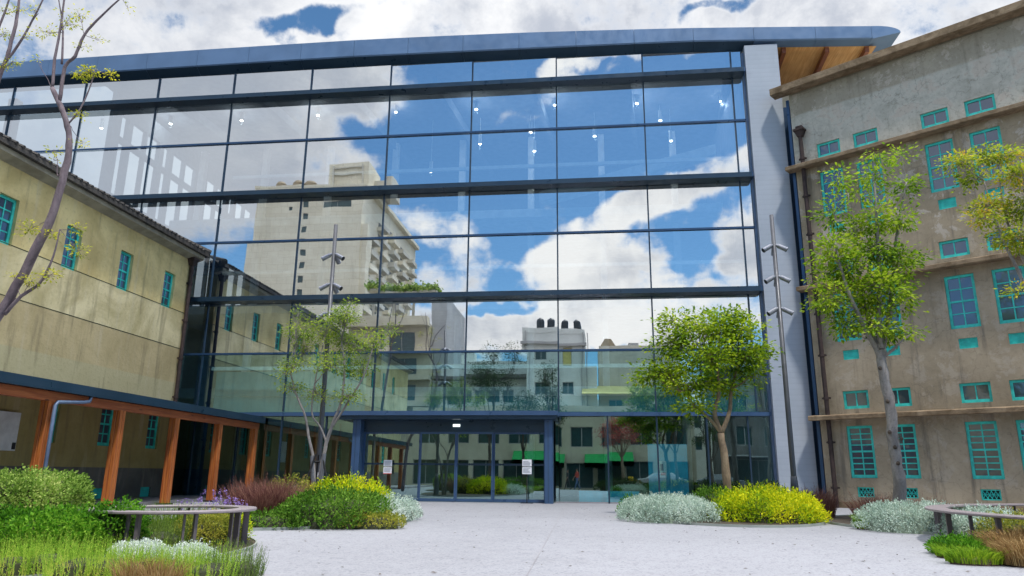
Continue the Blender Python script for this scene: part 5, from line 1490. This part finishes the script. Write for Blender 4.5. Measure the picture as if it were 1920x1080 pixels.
def car(label, loc, rz, col):
    root = empty('parked_car', loc, rz); tag(root, label, 'car', 'cars parked along the street')
    paint = plain('car_paint_' + label.split()[0], col, .25, .2, .05)
    prof = [(-2.1, .35), (-2.12, .75), (-1.95, .92), (-1.2, 1.0), (-.55, 1.42), (.75, 1.45), (1.45, 1.0), (2.05, .85), (2.1, .4), (1.9, .28), (-1.9, .28)]
    m = MB(); n = len(prof); vs = []
    for y, s in ((-.84, .97), (-.72, 1.0), (.72, 1.0), (.84, .97)):
        for x, z in prof: vs.append((x * (s if abs(y) > .8 else 1), y * (1 if z < 1.05 else .84), z))
    fs = []
    for q in range(3):
        for i in range(n): fs.append((q * n + i, q * n + (i + 1) % n, (q + 1) * n + (i + 1) % n, (q + 1) * n + i))
    fs += [tuple(range(n - 1, -1, -1)), tuple(3 * n + i for i in range(n))]
    m.add(vs, fs); m.build('body', paint, root, bevel=.03)
    for s in (-1, 1):
        w = MB(); P = [(-1.0, 1.03), (-.5, 1.37), (.7, 1.39), (1.25, 1.03)]
        w.add([(x, s * (.70 if z > 1.1 else .80) + s * .012, z) for x, z in P] + [(x, s * (.70 if z > 1.1 else .80) - s * .01, z) for x, z in P], [(0, 1, 2, 3), (7, 6, 5, 4), (0, 4, 5, 1), (1, 5, 6, 2), (2, 6, 7, 3), (3, 7, 4, 0)])
        w.build('side_window', M['citywin'], root)
        for x in (-1.3, 1.32):
            t = MB(); t.tube([(x, s * .68, .32), (x, s * .86, .32)], .32, 18); t = t.build('wheel', M['black'], root)
            MB().tube([(x, s * .861, .32), (x, s * .87, .32)], .19, 14).build('rim', M['lampmetal'], t)
        MB().cbox(2.02, 2.11, s * .55 - .14, s * .55 + .14, .62, .76, .02).build('headlight', M['white'], root)
        MB().cbox(-2.14, -2.06, s * .6 - .1, s * .6 + .1, .68, .84, .02).build('tail_light', M['red'], root)
    return root
car('silver parked car mirrored behind the leaning trunk', (28.6, -41.2, -.15), 0, (.45, .46, .48, 1))
car('grey parked car mirrored at the right end of the glass', (33.6, -40.6, -.15), math.pi, (.22, .23, .25, 1))

# two people walking on the plaza behind the viewpoint (seen mirrored right of the entrance)
def person(label, loc, rz, shirt, trousers, hairc, hgt=1.68, phase=1, carry=False):
    root = empty('person', loc, rz); tag(root, label, 'person')
    k = hgt / 1.72; V, E, Rr = [], [], []
    def v(x, y, z, r): V.append((x * k, y * k, z * k)); Rr.append(r * k); return len(V) - 1
    def e(*ids):
        for a, b in zip(ids[:-1], ids[1:]): E.append((a, b))
    pel = v(0, 0, .95, .125); wst = v(0, 0, 1.10, .115); chs = v(0, .01, 1.28, .135); sh = v(0, 0, 1.42, .085); nk = v(0, .01, 1.50, .052); hd0 = v(0, .025, 1.575, .078); hd1 = v(0, .02, 1.66, .088); hd2 = v(0, .01, 1.715, .055)
    e(pel, wst, chs, sh, nk, hd0, hd1, hd2)
    nose = v(0, .105, 1.625, .014); e(hd1, nose)
    for s in (-1, 1):
        f = s * phase
        hip = v(s * .095, 0, .88, .088); kn = v(s * .10, .11 * f + .03, .49, .058); an = v(s * .10, .24 * f - (.06 if f < 0 else 0), .09 + (.05 if f < 0 else 0), .040); to = v(s * .11, .24 * f + .13, .035, .036)
        e(pel, hip, kn, an, to)
        s0 = v(s * .185, 0, 1.40, .058); el = v(s * .225, -.10 * f + .0, 1.13, .042)
        wr = v(s * .22, -.16 * f + .10, .90, .028) if not (carry and s > 0) else v(s * .15, .22, 1.16, .028)
        W = np.array(V[wr]) / k
        pm = v(W[0], W[1] + .02, W[2] - .07 if not carry or s < 0 else W[2] + .03, .030)
        e(sh, s0, el, wr, pm)
        P = np.array(V[pm]) / k
        for q in range(4):
            a = v(P[0] + s * .004, P[1] - .025 + q * .017, P[2] - .05, .009); b = v(P[0] - s * .008, P[1] - .022 + q * .017, P[2] - .078 + abs(q - 1.5) * .006, .008); e(pm, a, b)
        a = v(P[0] - s * .012, P[1] + .045, P[2] - .015, .010); b = v(P[0] - s * .014, P[1] + .06, P[2] - .045, .009); e(pm, a, b)
    me = bpy.data.meshes.new('body'); me.from_pydata(V, E, []); 
    o = bpy.data.objects.new('body_source', me); COL.objects.link(o)
    sk = o.modifiers.new('skin', 'SKIN'); sk.use_smooth_shade = True
    for i, r in enumerate(Rr): me.skin_vertices[0].data[i].radius = (r, r)
    me.skin_vertices[0].data[0].use_root = True
    sb = o.modifiers.new('sub', 'SUBSURF'); sb.levels = 1; sb.render_levels = 1
    dg = bpy.context.evaluated_depsgraph_get(); dg.update()
    nm = bpy.data.meshes.new_from_object(o.evaluated_get(dg)); bpy.data.objects.remove(o)
    nm.name = 'body'
    skin = plain('skin_' + label.split()[-1], (.45, .26, .18, 1), .55); sm = plain('shirt_' + label[:6], shirt, .85); tm = plain('trousers_' + label[:6], trousers, .85)
    nm.materials.clear()
    for mt in (skin, sm, tm, M['black']): nm.materials.append(mt)
    for p in nm.polygons:
        c = p.center / k
        arm = abs(c.x) > .16 and c.z < 1.42 and c.z > .7
        p.material_index = 3 if c.z < .085 else 2 if c.z < .98 and not (arm and c.z < 1.0) else 0 if (c.z > 1.475 or (arm and c.z < 1.12)) else 1
    b = bpy.data.objects.new('body', nm); COL.objects.link(b); b.parent = root
    h = MB(); vs = []
    for i in range(7):
        ph = math.pi / 2 * i / 6
        for j in range(14):
            t = 2 * math.pi * j / 14
            rx = .098 * math.cos(ph); vs.append((rx * math.cos(t) * k, (.008 + .108 * math.cos(ph) * math.sin(t) - (.012 if math.sin(t) < 0 else 0)) * k, (1.645 - (.06 if math.sin(t) < .2 and i == 0 else 0) + .108 * math.sin(ph)) * k))
    fs = [(i * 14 + j, i * 14 + (j + 1) % 14, (i + 1) * 14 + (j + 1) % 14, (i + 1) * 14 + j) for i in range(6) for j in range(14)]
    h.add(vs, fs); h.build('hair', hairc, root, True)
    for s in (-1, 1):
        MB().lathe((s * .032 * k, .094 * k, 1.637 * k), [(.004, -.004), (.008, 0), (.004, .004)], 6).build('eye', M['black'], root)
        MB().lathe((s * .092 * k, .012 * k, 1.60 * k), [(.006, 0), (.014, .02), (.016, .045), (.006, .06)], 6).build('ear', skin, root)
    MB().box(-.022 * k, .022 * k, .098 * k, .104 * k, 1.583 * k, 1.590 * k).build('mouth', M['red'], root)
    return root
person('person in a red shirt and blue jeans walking on the plaza', (21.2, -35.0, 0), R(70), (.55, .08, .06, 1), (.10, .16, .30, 1), M['black'], 1.72, 1)
person('person in dark clothes walking beside the red shirted person', (20.4, -35.3, 0), R(60), (.05, .05, .06, 1), (.05, .05, .06, 1), M['bark_dark'], 1.62, -1)

# ------------------------------------------------------------------ sky, clouds, sun
SUN_EL, SUN_AZ = R(66), R(151)         # azimuth clockwise from +Y
w = N('World', world=True); S.world = w.id
sky = w.n('TexSky', sky_type='NISHITA'); sky.sun_disc = False; sky.sun_elevation = SUN_EL; sky.sun_rotation = SUN_AZ
sky.altitude = 600; sky.air_density = 1.0; sky.dust_density = .3; sky.ozone_density = 1.5
dirv = w.n('TexCoord').outputs['Generated']
sp = w.n('SeparateXYZ', {0: dirv})
# flatten the cloud field toward the horizon, as a layer overhead
lift = w.math('ADD', w.math('ABSOLUTE', sp.outputs[2]), .22)
plane = w.n('CombineXYZ', {0: w.math('DIVIDE', sp.outputs[0], lift), 1: w.math('DIVIDE', sp.outputs[1], lift), 2: w.math('MULTIPLY', sp.outputs[2], 2.2)}).outputs[0]
wn = w.n('TexNoise', {'Vector': dirv, 'Scale': 4.0, 'Detail': 3.0})
warp = w.n('VectorMath', {0: w.n('VectorMath', {0: wn.outputs['Color'], 1: (.5, .5, .5)}, operation='SUBTRACT').outputs[0], 1: (.16, .16, .16)}, operation='MULTIPLY').outputs[0]
wn2 = w.n('TexNoise', {'Vector': dirv, 'Scale': 16.0, 'Detail': 4.0})
warp2 = w.n('VectorMath', {0: w.n('VectorMath', {0: wn2.outputs['Color'], 1: (.5, .5, .5)}, operation='SUBTRACT').outputs[0], 1: (.06, .06, .06)}, operation='MULTIPLY').outputs[0]
dw = w.n('VectorMath', {0: w.n('VectorMath', {0: dirv, 1: warp}).outputs[0], 1: warp2}).outputs[0]
fb = w.noise(plane, 1.9, 9, .60, .35)
fb2 = w.noise(dirv, 7.0, 8, .62, .2)
fb3 = w.noise(dirv, 26.0, 6, .65)
dens = w.math('ADD', w.math('ADD', w.math('MULTIPLY', fb, .85), w.math('MULTIPLY', fb2, .80)), w.math('MULTIPLY', w.math('SUBTRACT', fb3, .5), .55))
dens = w.math('SUBTRACT', dens, .265)
# cover: nearly closed behind the hall, broken on the street side
cover = w.ramp(sp.outputs[1], -.35, .25, CFG_COVER[0], CFG_COVER[1])
dens = w.math('ADD', dens, cover)
def blob(c, rx, ry, amp, tilt=0.0):
    """a cloud (amp > 0) or a gap (amp < 0) in the direction c; rx, ry angular radii"""
    global dens
    c = Vector(c).normalized(); e = c.cross(Vector((0, 0, 1))).normalized(); n = e.cross(c)
    e, n = e * math.cos(tilt) + n * math.sin(tilt), n * math.cos(tilt) - e * math.sin(tilt)
    a = w.n('VectorMath', {0: dw, 1: tuple(e / rx)}, operation='DOT_PRODUCT').outputs['Value']
    b = w.n('VectorMath', {0: dw, 1: tuple(n / ry)}, operation='DOT_PRODUCT').outputs['Value']
    f = w.n('VectorMath', {0: dw, 1: tuple(c)}, operation='DOT_PRODUCT').outputs['Value']
    r = w.math('ADD', w.math('MULTIPLY', a, a), w.math('MULTIPLY', b, b))
    k = w.math('MULTIPLY', w.ramp(r, 0.05, 1.8, amp * 1.12, 0.0), w.math('GREATER_THAN', f, 0.0))
    dens = w.math('ADD', dens, k)
def pxd(x, y, mirror):
    r = ray(x, y)
    if mirror: r = np.array([r[0], -r[1], r[2]])
    return tuple(r / np.linalg.norm(r))
for (x, y, mir, rx, ry, amp, tilt) in CFG_BLOBS:
    blob(pxd(x, y, mir), rx / 1360, ry / 1360, amp, math.radians(tilt) * (-1 if mir else 1))
mask = w.ramp(dens, .47, .77)
core = w.ramp(dens, .58, .82)
shade = w.ramp(w.math('ADD', w.math('MULTIPLY', w.noise(dirv, 5.5, 8, .62, .2), .7), w.math('MULTIPLY', w.noise(plane, 3.1, 7, .6, .3), .3)), .40, .62)
# grey weather on one side of the street sky
greyk = w.math('MULTIPLY', w.ramp(sp.outputs[0], -.55, -.18, 1.0, 0.0), w.ramp(sp.outputs[1], -.6, -.1, 1.0, .25))
lite = w.mix(w.math('MULTIPLY', w.math('MULTIPLY', shade, core), .95), CFG_CLOUD[0], CFG_CLOUD[1])
lite = w.mix(w.math('MULTIPLY', greyk, .9), lite, CFG_CLOUD[2])
bluesky = w.mix(1.0, sky.outputs[0], CFG_SKYTINT, 'MULTIPLY')
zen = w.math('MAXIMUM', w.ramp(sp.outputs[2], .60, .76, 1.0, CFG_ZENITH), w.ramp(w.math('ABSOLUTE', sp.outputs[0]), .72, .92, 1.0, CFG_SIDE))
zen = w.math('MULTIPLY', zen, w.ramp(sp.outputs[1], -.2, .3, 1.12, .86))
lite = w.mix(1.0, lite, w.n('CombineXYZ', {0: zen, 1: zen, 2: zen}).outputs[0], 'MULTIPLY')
lite = w.mix(w.ramp(sp.outputs[1], -.2, .2), lite, w.mix(1.0, lite, (.95, 1.0, 1.06, 1), 'MULTIPLY'))
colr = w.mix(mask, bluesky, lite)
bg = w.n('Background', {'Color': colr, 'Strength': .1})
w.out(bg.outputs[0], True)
ld = bpy.data.lights.new('sun', 'SUN'); ld.energy = CFG_SUN; ld.angle = R(CFG_SUNANG); ld.color = (1, .95, .87)
sun = bpy.data.objects.new('sun', ld); COL.objects.link(sun)
sd = Vector((math.sin(SUN_AZ) * math.cos(SUN_EL), math.cos(SUN_AZ) * math.cos(SUN_EL), math.sin(SUN_EL)))
sun.rotation_euler = (-sd).to_track_quat('-Z', 'Y').to_euler(); sun.location = (20, -10, 60)
vs_ = S.view_settings
S.display_settings.display_device = 'sRGB'
vs_.view_transform = 'Standard'; vs_.look = 'None'; vs_.exposure = CFG_EXPO; vs_.gamma = 1; vs_.use_curve_mapping = False
S.cycles.max_bounces = 10; S.cycles.transparent_max_bounces = 24; S.cycles.glossy_bounces = 5
S.cycles.caustics_reflective = False; S.cycles.caustics_refractive = False
